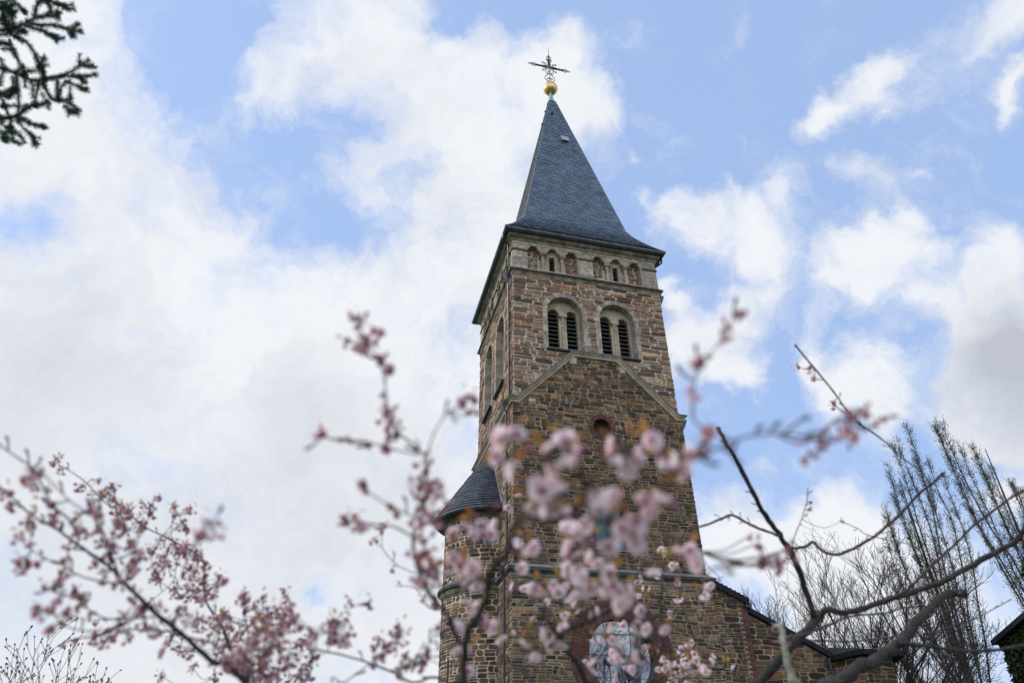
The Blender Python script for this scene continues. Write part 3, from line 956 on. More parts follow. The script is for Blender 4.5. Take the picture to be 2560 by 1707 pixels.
# copper cap, ball, cross
cc = MB()
V = []; rr = [(.30, 38.13), (.225, 38.2), (.12, 38.9), (.07, 39.35)]
for r_, z in rr:
    for i in range(8):
        a = pi / 4 * i + pi / 8; V.append((C0 + r_ * cos(a), C0 + r_ * sin(a), z))
cc.add(V, [(k * 8 + i, k * 8 + (i + 1) % 8, (k + 1) * 8 + (i + 1) % 8, (k + 1) * 8 + i) for k in range(3) for i in range(8)], 'copper')
cc.build('copper_cap', spo)
bl_ = MB(); BZ, BR = 39.68, .46
V = []
for j in range(1, 16):
    for i in range(28):
        V.append((C0 + BR * sin(pi * j / 16) * cos(2 * pi * i / 28), C0 + BR * sin(pi * j / 16) * sin(2 * pi * i / 28), BZ + BR * cos(pi * j / 16)))
F = [(j * 28 + i, (j + 1) * 28 + i, (j + 1) * 28 + (i + 1) % 28, j * 28 + (i + 1) % 28) for j in range(14) for i in range(28)]
V += [(C0, C0, BZ + BR), (C0, C0, BZ - BR)]
F += [(420, i, (i + 1) % 28) for i in range(28)] + [(421, 14 * 28 + (i + 1) % 28, 14 * 28 + i) for i in range(28)]
bl_.add(V, F, 'gold')
bl_.build('gilded_ball', ch, smooth=True)
cr = MB()
CZ = 41.95
def X(x, z, y=0): return (C0 + x, C0 + y, CZ + z)
def curl(cx, cz, r0, a0, turns, sgn, k=12, r=.022):
    pts = [X(cx + r0 * (1 - .75 * i / k) * cos(a0 + sgn * 2 * pi * turns * i / k), cz + r0 * (1 - .75 * i / k) * sin(a0 + sgn * 2 * pi * turns * i / k)) for i in range(k + 1)]
    cr.tube(pts, r, 'iron', 5)
cr.tube([X(0, -1.85), X(0, 1.35)], .028, 'iron', 6)
cr.tube([X(0, 1.3), X(0, 2.35)], [.022, .008], 'iron', 6)
def arm(dx, dz, L):
    """one arm: double bars, ring pairs, diamond tip"""
    nx, nz = -dz, dx
    def q(a, b): return (dx * a + nx * b, dz * a + nz * b)
    for b in (-.055, .055): cr.tube([X(*q(.1, b)), X(*q(L * .66, b))], .024, 'iron', 5)
    cr.tube([X(*q(0, 0)), X(*q(L * .8, 0))], .026, 'iron', 5)
    for b in (-.105, .105):
        for a0 in (.3, .42, .55): cr.tube([X(*q(L * a0, b * .6)), X(*q(L * (a0 + .05), b)), X(*q(L * (a0 + .1), b * .6))], .02, 'iron', 5)
        pts = [X(*q(L * .74 + .12 * cos(t), b * .9 + .075 * sin(t))) for t in [2 * pi * i / 10 for i in range(11)]]
        cr.tube(pts, .02, 'iron', 5)
    cr.tube([X(*q(L * .8, 0)), X(*q(L * .88, .08)), X(*q(L, 0)), X(*q(L * .88, -.08)), X(*q(L * .8, 0))], .022, 'iron', 5)
arm(1, 0, 1.47); arm(-1, 0, 1.47); arm(0, 1, 1.35)
for sx in (-1, 1):
    for sz in (-1, 1):
        cr.tube([X(.06 * sx, .5 * sz), X(.12 * sx, .2 * sz), X(.22 * sx, .14 * sz), X(.55 * sx, .07 * sz)], .022, 'iron', 5)
        curl(sx * .3, sz * .3, .13, 0 if sx > 0 else pi, .8, sx * sz)
        curl(sx * .42, sz * .38, .09, pi / 2 * sz, .9, -sx * sz)
        cr.tube([X(sx * .1, sz * .1), X(sx * .5, sz * .5)], [.02, .006], 'iron', 5)
    curl(sx * .22, -.62, .14, -pi / 2, .9, -sx); curl(sx * .12, .78, .09, -pi / 2, .8, sx)
    cr.tube([X(sx * .02, -.62), X(sx * .16, -.84), X(sx * .33, -1.08), X(sx * .34, -1.28), X(sx * .18, -1.5), X(sx * .04, -1.75)], .024, 'iron', 5)
    curl(sx * .14, -1.22, .11, pi / 2, .9, sx); curl(sx * .08, -1.5, .07, pi / 2, .8, -sx)
for i in range(8):
    a = pi / 4 * i + pi / 8; cr.tube([X(0, 0), X(.22 * cos(a), .22 * sin(a))], [.03, .008], 'iron', 4)
cr.build('wrought_iron_cross', ch)

# ---- downpipes
def dpipe(fr, s, sg):
    m = MB()
    m.tube([fr(s + .28 * sg, 23.15, .42), fr(s + .25 * sg, 22.98, .42), fr(s + .1 * sg, 22.88, .28), fr(s, 22.8, .12), fr(s, 21.5, .1), fr(s, 21.28, .2), fr(s, 20.95, .24)], .045, 'pipe', 8)
    # hopper
    m.tube([fr(s, 21.05, .24), fr(s, 21.0, .24), fr(s, 20.72, .2), fr(s, 20.55, .12)], [.14, .13, .06, .045], 'zinc', 4)
    m.tube([fr(s, 20.6, .12), fr(s, 15.0, .1), fr(s, 14.75, .12), fr(s, 14.62, .3), fr(s, 14.5, .34)], .045, 'pipe', 8)
    m.tube([fr(s, 14.62, .36), fr(s, 14.56, .36), fr(s, 14.25, .3), fr(s, 14.1, .22)], [.15, .14, .06, .045], 'zinc', 4)
    m.tube([fr(s, 14.15, .22), fr(s, 8.35, .2), fr(s, 8.2, .3), fr(s, 8.0, .4)], .045, 'pipe', 8)
    m.tube([fr(s, 8.2, .38), fr(s, 8.14, .38), fr(s, 7.85, .36), fr(s, 7.7, .3)], [.14, .13, .06, .045], 'pipe', 4)
    m.tube([fr(s, 7.75, .3), fr(s, .2, .28)], .05, 'pipe', 8)
    m.build('downpipe', ch)
dpipe(LF, W - .34, 1)
dpipe(RT, .3, -1)

# ---- round stair turret against the left side
TC, TR = 3.75, 1.84
def TU(s, t, n=0.0):
    a = s / TR
    return ((TR + n) * cos(a) + .0, TC + (TR + n) * sin(a), t)
SA, SB = pi * .5 * TR, pi * 1.5 * TR
tu = MB()
NS = 40
def cyl(mb, z0, z1, n0, n1, mat):
    V = [TU(SA + (SB - SA) * i / NS, z, n) for (z, n) in ((z0, n0), (z1, n1)) for i in range(NS + 1)]
    mb.add(V, [(i, i + 1, NS + 2 + i, NS + 1 + i) for i in range(NS)], mat)
cyl(tu, 0, 10.85, 0, 0, 'mortar')
def a_hole(ac, z0, z1, hw=.07):
    s = ac * TR
    return lambda t: [(s - hw, s + hw)] if z0 < t < z1 else []
s1 = a_hole(pi * 1.12, 8.3, 9.3); s2 = a_hole(pi * 1.14, 4.3, 5.6)
rubble(tu, TU, 8.2, 10.8, (SA, SB), s1, (.13, .24), (.18, .5), .03, 'stone_lo', False)
rubble(tu, TU, 2.5, 7.75, (SA, SB), s2, (.12, .22), (.16, .45), .03, 'stone_lo', False)
tuo = tu.build('stair_turret', ch)
for ac, z0, z1 in ((pi * 1.12, 8.3, 9.3), (pi * 1.14, 4.3, 5.6)):
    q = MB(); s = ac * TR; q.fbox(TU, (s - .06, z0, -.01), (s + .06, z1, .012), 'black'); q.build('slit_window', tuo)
ts = MB()
for (a, z0), (b, z1), mt in (((.0, 7.75), (.06, 7.8), 'cornice'), ((.06, 7.8), (.12, 7.92), 'cornice'), ((.12, 7.92), (.2, 7.97), 'dark_cornice'), ((.2, 7.97), (.21, 8.06), 'dark_cornice'), ((.21, 8.06), (0, 8.22), 'lead')):
    cyl(ts, z0, z1, a, b, mt)
ts.build('turret_string_course', tuo)
te = MB()
for (a, z0), (b, z1), mt in (((.0, 10.45), (.08, 10.5), 'cornice'), ((.08, 10.5), (.14, 10.62), 'dark_cornice'), ((.14, 10.62), (.3, 10.66), 'pipe'), ((.3, 10.66), (.40, 10.64), 'zinc'), ((.40, 10.64), (.46, 10.7), 'zinc'), ((.46, 10.7), (.46, 10.8), 'zinc')):
    cyl(te, z0, z1, a, b, mt)
te.build('turret_gutter', tuo)
tr = MB()
RE, ZE, ZA = TR + .46, 10.78, 14.1
sl_len = sqrt(RE ** 2 + (ZA - ZE) ** 2)
nh, nz = (ZA - ZE) / sl_len, RE / sl_len
def cone(a, d, l):
    r_ = RE * (1 - d / sl_len) + nh * l
    # bell-cast foot
    z = ZE + (ZA - ZE) * d / sl_len + nz * l
    return (r_ * cos(a), TC + r_ * sin(a), z)
NA = 36
V = [cone(pi * .5 + pi * i / NA, d, -.005) for d in (0, sl_len * .999) for i in range(NA + 1)]
tr.add(V, [(i, i + 1, NA + 2 + i, NA + 1 + i) for i in range(NA)], 'slate_under')
d = 0; k = 0
while d < sl_len - .15:
    r_ = RE * (1 - d / sl_len)
    a = pi * .5 - (.1 / r_ if k % 2 else 0)
    while a < pi * 1.5:
        w = rnd.uniform(.17, .23) / r_; a1 = min(a + w, pi * 1.5)
        d1 = min(d + .23, sl_len - .01)
        l = .032 + rnd.random() * .015
        P = [(a, d1, .003), (a1 - .004, d1, .003), (a1 - .004, d + .02, l), (a + (a1 - a) * .6, d, l), (a + (a1 - a) * .3, d - .008, l), (a, d + .03, l)]
        V = [cone(*p) for p in P] + [cone(p[0], p[1], p[2] - .028) for p in P]
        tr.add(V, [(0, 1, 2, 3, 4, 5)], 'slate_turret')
        tr.add(V, [(5, 4, 10, 11), (4, 3, 9, 10), (3, 2, 8, 9)], 'slate_under')  # turret slate edges blackened too, painting in the course shadows
        a += w
    d += .165; k += 1
tro = tr.build('turret_roof', ch)
fl = MB()
for sg in (-1, 1):
    fl.tube([(-L2 - .03, TC + sg * RE, ZE + .05), (-L2 - .03, TC + sg * .05, ZA)], .05, 'lead', 5)
fl.build('flashing', tro)

# ---- aisle to the right of the tower
A0, A1 = W + L3, 8.36
ai = MB()
zr = lambda u: 7.98 - .452 * (u - 7.3)
plate(ai, FR, [(W, 0), (A1, 0), (A1, zr(A1) - .2), (W, zr(W) - .2)], [], L3 - .05, 'mortar_dk')
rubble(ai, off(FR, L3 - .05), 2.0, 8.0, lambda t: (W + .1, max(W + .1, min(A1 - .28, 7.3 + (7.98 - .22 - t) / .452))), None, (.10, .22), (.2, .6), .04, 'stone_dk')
# brick quoin
z = 2.0; k = 0
while z < zr(A1) - .3:
    w_ = .14 if k % 2 else .26
    ai.fbox(off(FR, L3 - .05), (A1 - w_, z + .006, -.02), (A1 + .01, z + .07, .03 + rnd.random() * .006), 'brick')
    z += .078; k += 1
ai.box((A1 - .02, -.1, 0), (A1, .4, zr(A1) - .25), 'mortar_dk')
AV = .28
zr2 = lambda u: 7.36 - .468 * (u - 8.42)
def AF(s, t, n=0.0): return (s, AV - n, t)
A2 = 11.75
plate(ai, AF, [(A1 - .02, 0), (A2, 0), (A2, zr2(A2) - .2), (A1 - .02, zr2(A1) - .2)], [], 0, 'mortar_dk')
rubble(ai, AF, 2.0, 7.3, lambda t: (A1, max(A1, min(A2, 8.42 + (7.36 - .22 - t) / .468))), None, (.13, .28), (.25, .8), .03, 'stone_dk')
ai.box((A1, AV + .01, 0), (A2, 14, zr2(A2) - .25), 'mortar_dk')
ai.build('aisle_wall', ch)
ar = MB()
def roof_slab(u0, u1, zf, v0, v1, th=.2):
    V = [(u, v, zf(u) - dz) for dz in (0, th) for v in (v0, v1) for u in (u0, u1)]
    ar.add(V, [(0, 1, 3, 2), (4, 6, 7, 5), (0, 4, 5, 1), (2, 3, 7, 6), (0, 2, 6, 4), (1, 5, 7, 3)], 'slate_dk')
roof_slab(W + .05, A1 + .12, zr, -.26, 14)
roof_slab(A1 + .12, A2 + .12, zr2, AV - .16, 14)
# verge slates
for i in range(9):
    u = W + .1 + i * .155
    ar.box((u, -.275, zr(u + .08) - .24), (u + .15, -.262, zr(u + .08) - .0), 'slate_dk') if u < A1 else None
ar.build('aisle_roof', ch)
ap = MB()
ap.tube([(A1 + .1, .0, zr(A1) - .3), (A1 + .12, .02, zr(A1) - .45), (A1 + .06, .0, zr(A1) - .7), (A1 + .06, 0, .2)], .045, 'pipe', 8)
ap.box((A1 - .02, -.24, zr(A1) - .36), (A1 + .22, .1, zr(A1) - .2), 'pipe')
ap.build('downpipe', ch)

# ---- low polygonal annexe at the far end of the aisle
ZX = 5.72
foot = [(11.55, 1.9), (11.95, -1.0), (13.15, -.95), (13.9, .2), (13.9, 2.0)]
eav = [(11.3, 1.9), (11.72, -1.38), (13.42, -1.32), (14.2, .1), (14.2, 2.1)]
ax = MB()
for i in range(4):
    (x0, y0), (x1, y1) = foot[i], foot[i + 1]
    L_ = sqrt((x1 - x0) ** 2 + (y1 - y0) ** 2); dx, dy = (x1 - x0) / L_, (y1 - y0) / L_
    def PF(s, t, n=0.0, x0=x0, y0=y0, dx=dx, dy=dy): return (x0 + dx * s + dy * n, y0 + dy * s - dx * n, t)
    plate(ax, PF, [(0, 0), (L_, 0), (L_, ZX - .05), (0, ZX - .05)], [], 0, 'mortar_dk')
    rubble(ax, PF, 2.0, ZX - .08, (-.01, L_ + .01), None, (.13, .26), (.25, .7), .03, 'stone_dk')
axo = ax.build('annexe_wall', ch)
xr = MB()
n_ = len(eav)
V = [(x, y, ZX - .16) for x, y in eav] + [(x, y, ZX) for x, y in eav] + [(12.7, 1.6, ZX + .55)]
F = [tuple(range(n_ - 1, -1, -1))] + [(i, i + 1, n_ + i + 1, n_ + i) for i in range(n_ - 1)] + [(n_ + i, n_ + i + 1, 2 * n_) for i in range(n_ - 1)]
xr.add(V, F, 'slate_dk')
xr.build('annexe_roof', ch)
xp = MB(); xp.tube([(11.42, .06, ZX - .1), (11.42, .06, .2)], .055, 'pipe', 8); xp.build('downpipe', ch)

# ================================================================== CHERRY TREE
def c5(x, y): return (.451 * x, 1000 + .451 * y)
def c6(x, y): return (500 + .642 * x, 700 + .642 * y)
def z3(x, y): return (1050 + .41899 * x, 1050 + .41899 * y)
def z4(x, y): return (1760 + .451 * x, 1000 + .451 * y)
def dp(x, y): return (x * 1.0884, y * 1.0884)

# (picture frame, branch key, points, start depth, end depth, start width m, end width m, bark)
TW = []
def tw(key, f, pts, d0, d1, w0, w1, mat='twig'): TW.append((key, f, pts, d0, d1, w0, w1, mat))

# left side
tw('L', c5, [(1360, 1568), (1180, 1450), (1000, 1290), (850, 1170), (740, 1060), (660, 980), (620, 930), (530, 870), (430, 800), (310, 710), (180, 640), (90, 560), (0, 480)], 1.75, 1.75, .014, .003, 'bark')
tw('M', c5, [(1500, 1568), (1400, 1500), (1290, 1410), (1230, 1250), (1150, 1130), (1130, 1000), (1130, 900), (1070, 840), (900, 750), (800, 700), (700, 620), (600, 580), (480, 460), (400, 400), (330, 360)], 2.7, 3.0, .011, .003)
tw('L', c5, [(430, 800), (430, 750), (380, 660), (290, 580), (260, 520), (180, 380), (100, 320), (0, 250)], 1.75, 1.55, .005, .003)
tw('L', c5, [(620, 900), (540, 680), (500, 630), (400, 570), (330, 500), (230, 400), (180, 370)], 1.7, 1.3, .004, .002)
tw('L', c5, [(680, 1020), (500, 990), (400, 950), (330, 900), (250, 880), (180, 830)], 1.7, 1.6, .004, .002)
tw('L', c5, [(800, 1180), (620, 1270), (450, 1275), (350, 1240), (290, 1180), (220, 1150)], 1.75, 1.4, .004, .002)
tw('L', c5, [(850, 1200), (700, 1210), (600, 1210), (520, 1180), (460, 1130), (400, 1090), (300, 1060), (270, 1040)], 1.75, 1.5, .004, .002)
tw('L', c5, [(960, 1280), (700, 1270), (560, 1300), (450, 1310), (350, 1350)], 1.9, 2.2, .005, .002)
tw('M', c5, [(980, 900), (960, 1000), (900, 1060), (850, 1100)], 2.9, 2.9, .004, .002)
tw('M', c5, [(1060, 850), (960, 790), (950, 700), (965, 620), (975, 560)], 3.0, 3.0, .004, .002)
tw('M', c5, [(740, 680), (800, 620), (860, 550), (880, 530)], 3.0, 3.0, .003, .002)
tw('M', c5, [(1130, 1000), (1040, 1090), (940, 1040), (870, 980), (830, 850)], 2.8, 2.6, .004, .002)
tw('L', c5, [(660, 980), (620, 860), (600, 780), (560, 700), (550, 600)], 1.75, 1.8, .006, .003)
tw('L', c5, [(640, 880), (740, 840), (760, 740), (650, 680)], 1.8, 1.9, .004, .002)
tw('L', c5, [(1000, 1000), (1060, 820), (1110, 770), (1170, 700), (1220, 600)], 1.35, 1.15, .003, .002)
tw('M', c5, [(1270, 1340), (1340, 1240), (1350, 1150), (1350, 1030)], 2.9, 3.0, .003, .0015)
tw('M', c5, [(1200, 1240), (1270, 1230), (1360, 1220), (1450, 1200), (1540, 1180)], 2.8, 2.8, .003, .002)
tw('M', c5, [(1250, 1300), (1200, 1420), (1190, 1540)], 2.8, 2.8, .003, .002)
tw('L', c5, [(1020, 1310), (1160, 1340), (1230, 1400), (1290, 1450)], 1.9, 2.0, .005, .003)
# middle left
tw('C', c6, [(1010, 1420), (960, 1300), (890, 1220), (850, 1130), (830, 1000), (870, 900), (880, 800), (880, 690)], 1.35, 1.35, .010, .004)
tw('C', c6, [(880, 690), (830, 640), (770, 590), (730, 500), (720, 400), (700, 320), (660, 260), (620, 180), (615, 140)], 1.35, 1.2, .004, .002)
tw('C', c6, [(850, 680), (760, 660), (650, 630), (570, 620), (450, 610)], 1.35, 1.15, .0035, .002)
tw('C', c6, [(880, 690), (910, 600), (970, 510), (1040, 470)], 1.3, 1.1, .003, .002)
tw('C', c6, [(830, 1000), (760, 960), (700, 950), (600, 940), (560, 920)], 1.35, 1.4, .004, .002)
tw('C', c6, [(960, 980), (830, 920), (740, 880), (650, 820), (620, 790)], 1.3, 1.25, .003, .002)
tw('C', c6, [(840, 1140), (770, 1110), (710, 1040), (715, 970)], 2.2, 2.2, .003, .002)
tw('C', c6, [(960, 1280), (890, 1275), (840, 1200), (770, 1190)], 2.2, 2.2, .003, .002)
tw('C', c6, [(1000, 1600), (830, 1568), (760, 1530), (660, 1490), (560, 1460), (470, 1440), (400, 1420), (330, 1440)], 1.9, 2.0, .007, .003)
tw('C', c6, [(500, 1445), (500, 1370), (540, 1310), (600, 1270), (660, 1250)], 1.9, 1.8, .003, .002)
tw('C', c6, [(520, 1600), (560, 1568), (650, 1500), (730, 1440), (770, 1360)], 1.9, 1.8, .004, .002)
tw('C', c6, [(740, 1520), (780, 1510), (830, 1480), (870, 1460), (900, 1400), (930, 1380)], 1.8, 1.6, .004, .002)
tw('M', c6, [(170, 1590), (230, 1450), (300, 1380), (330, 1300), (330, 1210)], 2.4, 2.5, .005, .002)
tw('M', c6, [(300, 1600), (330, 1500), (300, 1400), (250, 1310)], 2.5, 2.6, .004, .002)
tw('M', c6, [(400, 1600), (430, 1530), (440, 1480), (430, 1390)], 2.5, 2.6, .004, .002)
# centre
tw('C', z3, [(262, 1640), (262, 1568), (265, 1420), (290, 1250), (350, 1160), (400, 1060), (410, 960), (440, 880), (500, 820), (540, 740), (560, 640), (640, 560), (740, 500), (860, 430)], 1.5, 1.0, .017, .005, 'bark')
tw('C', z3, [(640, 560), (780, 600), (900, 560), (960, 500), (1010, 380), (1100, 260), (1200, 180)], 1.05, .95, .007, .003, 'bark')
tw('C', z3, [(900, 560), (1000, 600), (1120, 600), (1250, 640), (1330, 560), (1430, 440), (1500, 300), (1570, 230)], 1.05, 1.0, .004, .002)
tw('C', z3, [(440, 880), (420, 760), (400, 620), (460, 420), (500, 250), (560, 110)], 1.2, .95, .004, .002)
tw('C', z3, [(560, 640), (640, 420), (740, 250), (800, 160), (880, 130)], 1.05, .95, .003, .002)
tw('C', z3, [(400, 960), (300, 880), (230, 780), (180, 680)], 1.4, 1.3, .004, .002)
tw('D', z3, [(1010, 1640), (990, 1568), (940, 1450), (880, 1370), (840, 1290), (750, 1190), (740, 1080)], 1.9, 1.6, .014, .004, 'bark')
tw('D', z3, [(820, 1300), (880, 1250), (1000, 1200), (1120, 1140), (1250, 1060)], 1.6, 1.5, .012, .004, 'bark')
tw('D', z3, [(880, 1250), (960, 1120), (940, 960), (900, 800), (1000, 700)], 1.6, 1.3, .005, .003)
tw('D', z3, [(1120, 1140), (1180, 1040), (1160, 940), (1060, 830)], 1.5, 1.4, .004, .002)
tw('D', z3, [(840, 1290), (700, 1010), (640, 960), (590, 900), (560, 800)], 1.9, 1.6, .004, .002)
tw('E', z3, [(1360, 1640), (1380, 1568), (1400, 1460), (1450, 1330), (1440, 1150), (1445, 950), (1470, 820), (1520, 700)], 2.2, 2.6, .012, .004, 'bark_green')
tw('E', z3, [(1450, 1330), (1380, 1200), (1310, 1130)], 2.2, 1.5, .005, .003)
tw('E', z3, [(1400, 1460), (1330, 1420), (1290, 1320), (1300, 1230)], 2.2, 1.3, .005, .003)
tw('E', z3, [(1445, 1000), (1540, 950), (1620, 880), (1660, 780)], 2.6, 1.5, .004, .002)
tw('E', z3, [(1400, 1470), (1500, 1430), (1580, 1370), (1640, 1300)], 3.4, 3.6, .006, .002)
tw('E', z3, [(1420, 1640), (1560, 1500), (1680, 1470), (1760, 1430)], 3.4, 3.6, .006, .002)
tw('D', z3, [(700, 1640), (600, 1500), (460, 1370), (330, 1290)], 1.9, 2.3, .010, .005, 'bark_green')
tw('D', z3, [(900, 1568), (760, 1500), (600, 1500)], 2.2, 2.4, .006, .003, 'bark_green')
tw('D', z3, [(1100, 1640), (1150, 1420), (1170, 1330), (1240, 1260)], 3.2, 3.4, .006, .003)
tw('D', z3, [(480, 1020), (600, 1000), (745, 1080), (900, 1100)], 2.8, 3.0, .004, .002)
tw('D', z3, [(560, 500), (600, 400), (610, 350)], 2.6, 2.8, .003, .002)
# right, nearly bare limbs
tw('R', z4, [(250, 1640), (300, 1568), (420, 1430), (530, 1310), (600, 1240), (640, 1190)], 2.3, 2.5, .032, .027, 'bark_green')
tw('R', z4, [(605, 1230), (600, 1180), (560, 1040), (500, 880), (440, 780), (410, 730), (340, 640), (270, 510), (200, 370), (130, 250), (80, 160)], 2.5, 2.3, .022, .012, 'bark')
tw('R', z4, [(620, 1215), (680, 1160), (760, 1175), (860, 1160), (1000, 1110), (1130, 1070), (1250, 1030), (1370, 980), (1500, 910), (1620, 840), (1720, 790), (1790, 700)], 2.5, 2.4, .021, .017, 'bark')
tw('R', z4, [(460, 815), (500, 820), (560, 810), (605, 785), (640, 820), (690, 850), (760, 850), (850, 810), (950, 750), (1020, 690), (1100, 620), (1200, 510), (1270, 460), (1320, 410)], 2.4, 2.3, .010, .008)
tw('R', z4, [(420, 755), (400, 745), (300, 710), (220, 670), (150, 635), (100, 655), (0, 695), (-100, 720)], 2.4, 2.3, .010, .006)
tw('R', z4, [(1000, 1110), (1110, 1060), (1200, 980), (1300, 880), (1400, 790), (1500, 690), (1620, 600), (1700, 540), (1790, 490)], 2.4, 2.5, .009, .007)
tw('S', z4, [(640, 1640), (740, 1568), (850, 1490), (980, 1420), (1060, 1360), (1130, 1300), (1190, 1220), (1290, 1120), (1340, 1075), (1440, 1070)], 2.0, 2.3, .036, .022, 'bark_green')
tw('S', z4, [(1090, 1345), (1250, 1365), (1400, 1385), (1600, 1385), (1790, 1355)], 2.1, 2.2, .011, .009, 'bark')
tw('R', z4, [(530, 1310), (700, 1240), (820, 1195), (1000, 1180), (1100, 1150), (1220, 1140)], 2.4, 2.5, .008, .004)
tw('R', z4, [(520, 1320), (600, 1330), (800, 1335), (930, 1325), (1100, 1305)], 2.5, 2.3, .006, .005)
tw('S', z4, [(1100, 1320), (1280, 1285), (1400, 1240), (1500, 1210), (1700, 1105)], 2.2, 2.6, .005, .003)
tw('S', z4, [(520, 1640), (490, 1568), (465, 1450), (450, 1370), (430, 1320), (440, 1290), (415, 1250), (390, 1262)], 1.6, 1.8, .018, .011, 'bark_grey')
tw('R', dp, [(2150, 1180), (2130, 1100), (2070, 1050), (2040, 1020), (2000, 990), (1960, 960), (1915, 900), (1870, 845), (1828, 795)], 2.2, 2.3, .004, .006)
tw('S', z4, [(-60, 330), (0, 310), (120, 240), (250, 200), (400, 185), (560, 200), (650, 220)], .8, .95, .003, .003)
tw('R', z4, [(490, 830), (500, 760), (540, 660), (570, 560), (575, 490)], 2.3, 2.0, .003, .002)
tw('R', z4, [(1150, 800), (920, 750), (850, 710), (760, 670)], 2.9, 2.9, .003, .003)
tw('R', dp, [(1990, 985), (1960, 975), (1930, 960), (1890, 990)], 1.2, 1.1, .004, .003)
tw('S', z4, [(10, 950), (120, 910), (250, 880), (390, 860)], 1.0, 1.1, .003, .003)
tw('S', dp, [(1590, 960), (1600, 850), (1650, 790), (1690, 720)], 1.0, 1.1, .003, .002)

TRUNK = Vector((.22, 1.25, 0))
FORK = TRUNK + Vector((.02, .05, 1.05))
cherry = thing('cherry_tree', 'cherry tree with pink blossoms and long dark limbs in front of the church', 'tree', TRUNK)
tk = MB()
tp = [TRUNK + Vector(p) for p in ((0, 0, -.05), (0, 0, .08), (.01, .02, .35), (-.01, .03, .7), (.02, .05, 1.05), (.04, .1, 1.16))]
tk.tube([p - TRUNK for p in tp], [.17, .13, .11, .10, .095, .05], 'bark_green', 14)
tk.build('trunk', cherry, smooth=True)

def smooth_path(P, n=4):
    out = []
    for i in range(len(P) - 1):
        p0 = P[max(i - 1, 0)]; p1 = P[i]; p2 = P[i + 1]; p3 = P[min(i + 2, len(P) - 1)]
        for k in range(n):
            t = k / n
            out.append(.5 * ((2 * p1) + (p2 - p0) * t + (2 * p0 - 5 * p1 + 4 * p2 - p3) * t * t + (3 * p1 - p0 - 3 * p2 + p3) * t ** 3))
    out.append(P[-1])
    return out

TW = [(k, f, p, d0 * 1.45, d1 * 1.45, w0 * 1.5, w1 * 1.5, m) if (k in 'RS' and d0 > 1.5) else (k, f, p, d0, d1, w0, w1, m) for k, f, p, d0, d1, w0, w1, m in TW]
nodes = []      # (key, px, py, point, depth)
BR_MB = {}
rb = random.Random(21)
for key, f, pts, d0, d1, w0, w1, mat in TW:
    mb = BR_MB.setdefault(key, MB())
    P = []
    for i, (x, y) in enumerate(pts):
        t = i / (len(pts) - 1)
        d = d0 + (d1 - d0) * t + (rb.random() - .5) * .05 * (0 < i < len(pts) - 1)
        px, py = f(x, y)
        P.append(at(px, py, d)); nodes.append((key, px, py, P[-1], d))
    if pts[0][1] >= 1568 and f is not dp:
        # continue the limb out of the frame down to the fork of the tree
        q0 = P[0]; q1 = (q0 * .5 + FORK * .5) + Vector((0, 0, -.06)) + (P[0] - P[1]).normalized() * .15
        P = [FORK, q1] + P
        w0a = max(w0 * 1.5, .012)
        ws = [w0a * 1.6, w0a] + [w0 + (w1 - w0) * i / (len(pts) - 1) for i in range(len(pts))]
    else:
        ws = [w0 + (w1 - w0) * i / (len(pts) - 1) for i in range(len(pts))]
    S_ = smooth_path(P, 4)
    wi = [ws[min(i // 4, len(ws) - 1)] * (1 - (i % 4) / 4) + ws[min(i // 4 + 1, len(ws) - 1)] * (i % 4) / 4 for i in range(len(S_))]
    big = w0 > .012
    wi = [w / 2 * (1 + (.22 if big else .3) * (rb.random() - .3)) for w in wi]
    S_ = [p + Vector((rb.random() - .5, rb.random() - .5, rb.random() - .5)) * (w * .5) for p, w in zip(S_, wi)]
    mb.tube([p - TRUNK for p in S_], wi, mat, 10 if big else 6)
    # spurs and buds along the limb
    for i in range(3, len(S_) - 1):
        if rb.random() < (.5 if key in 'RS' else .3):
            a = S_[i]; dr = (S_[i + 1] - S_[i - 1]).normalized()
            o = dr.orthogonal().normalized(); o.rotate(Matrix.Rotation(rb.random() * 2 * pi, 3, dr))
            l = rb.uniform(.008, .03) + wi[i]
            b = a + (o * .8 + dr * .5) * l
            mb.tube([q - TRUNK for q in (a, b)], [max(.0018, wi[i] * .35), .002], mat, 5)
            mb.tube([q - TRUNK for q in (b, b + (o * .5 + dr) * .006, b + (o * .5 + dr) * .012)], [.002, .0036, .0008], 'bud' if rb.random() < .4 else mat, 5)
    # a knob at the tip
    mb.tube([q - TRUNK for q in (S_[-1], S_[-1] + (S_[-1] - S_[-2]).normalized() * .012)], [wi[-1] * 1.5, wi[-1] * .6], mat, 6)
branches = {k: mb.build('branch', cherry, smooth=True) for k, mb in BR_MB.items()}

# ---- blossoms
def petal(L, wd, cup, tip=.07):
    rows = [(0, .04), (.3, .26), (.62, .44), (.88, .36), (1.0, .16)]
    V = []; F = []
    for k, (y, w) in enumerate(rows):
        z = cup * (y ** 2) * L
        V += [(-w * wd * L, y * L, z + abs(w) * .25 * L), (0, (y - (tip if k == 4 else 0)) * L, z), (w * wd * L, y * L, z + abs(w) * .25 * L)]
    for k in range(4):
        a = k * 3; F += [(a, a + 1, a + 4, a + 3), (a + 1, a + 2, a + 5, a + 4)]
    return V, F

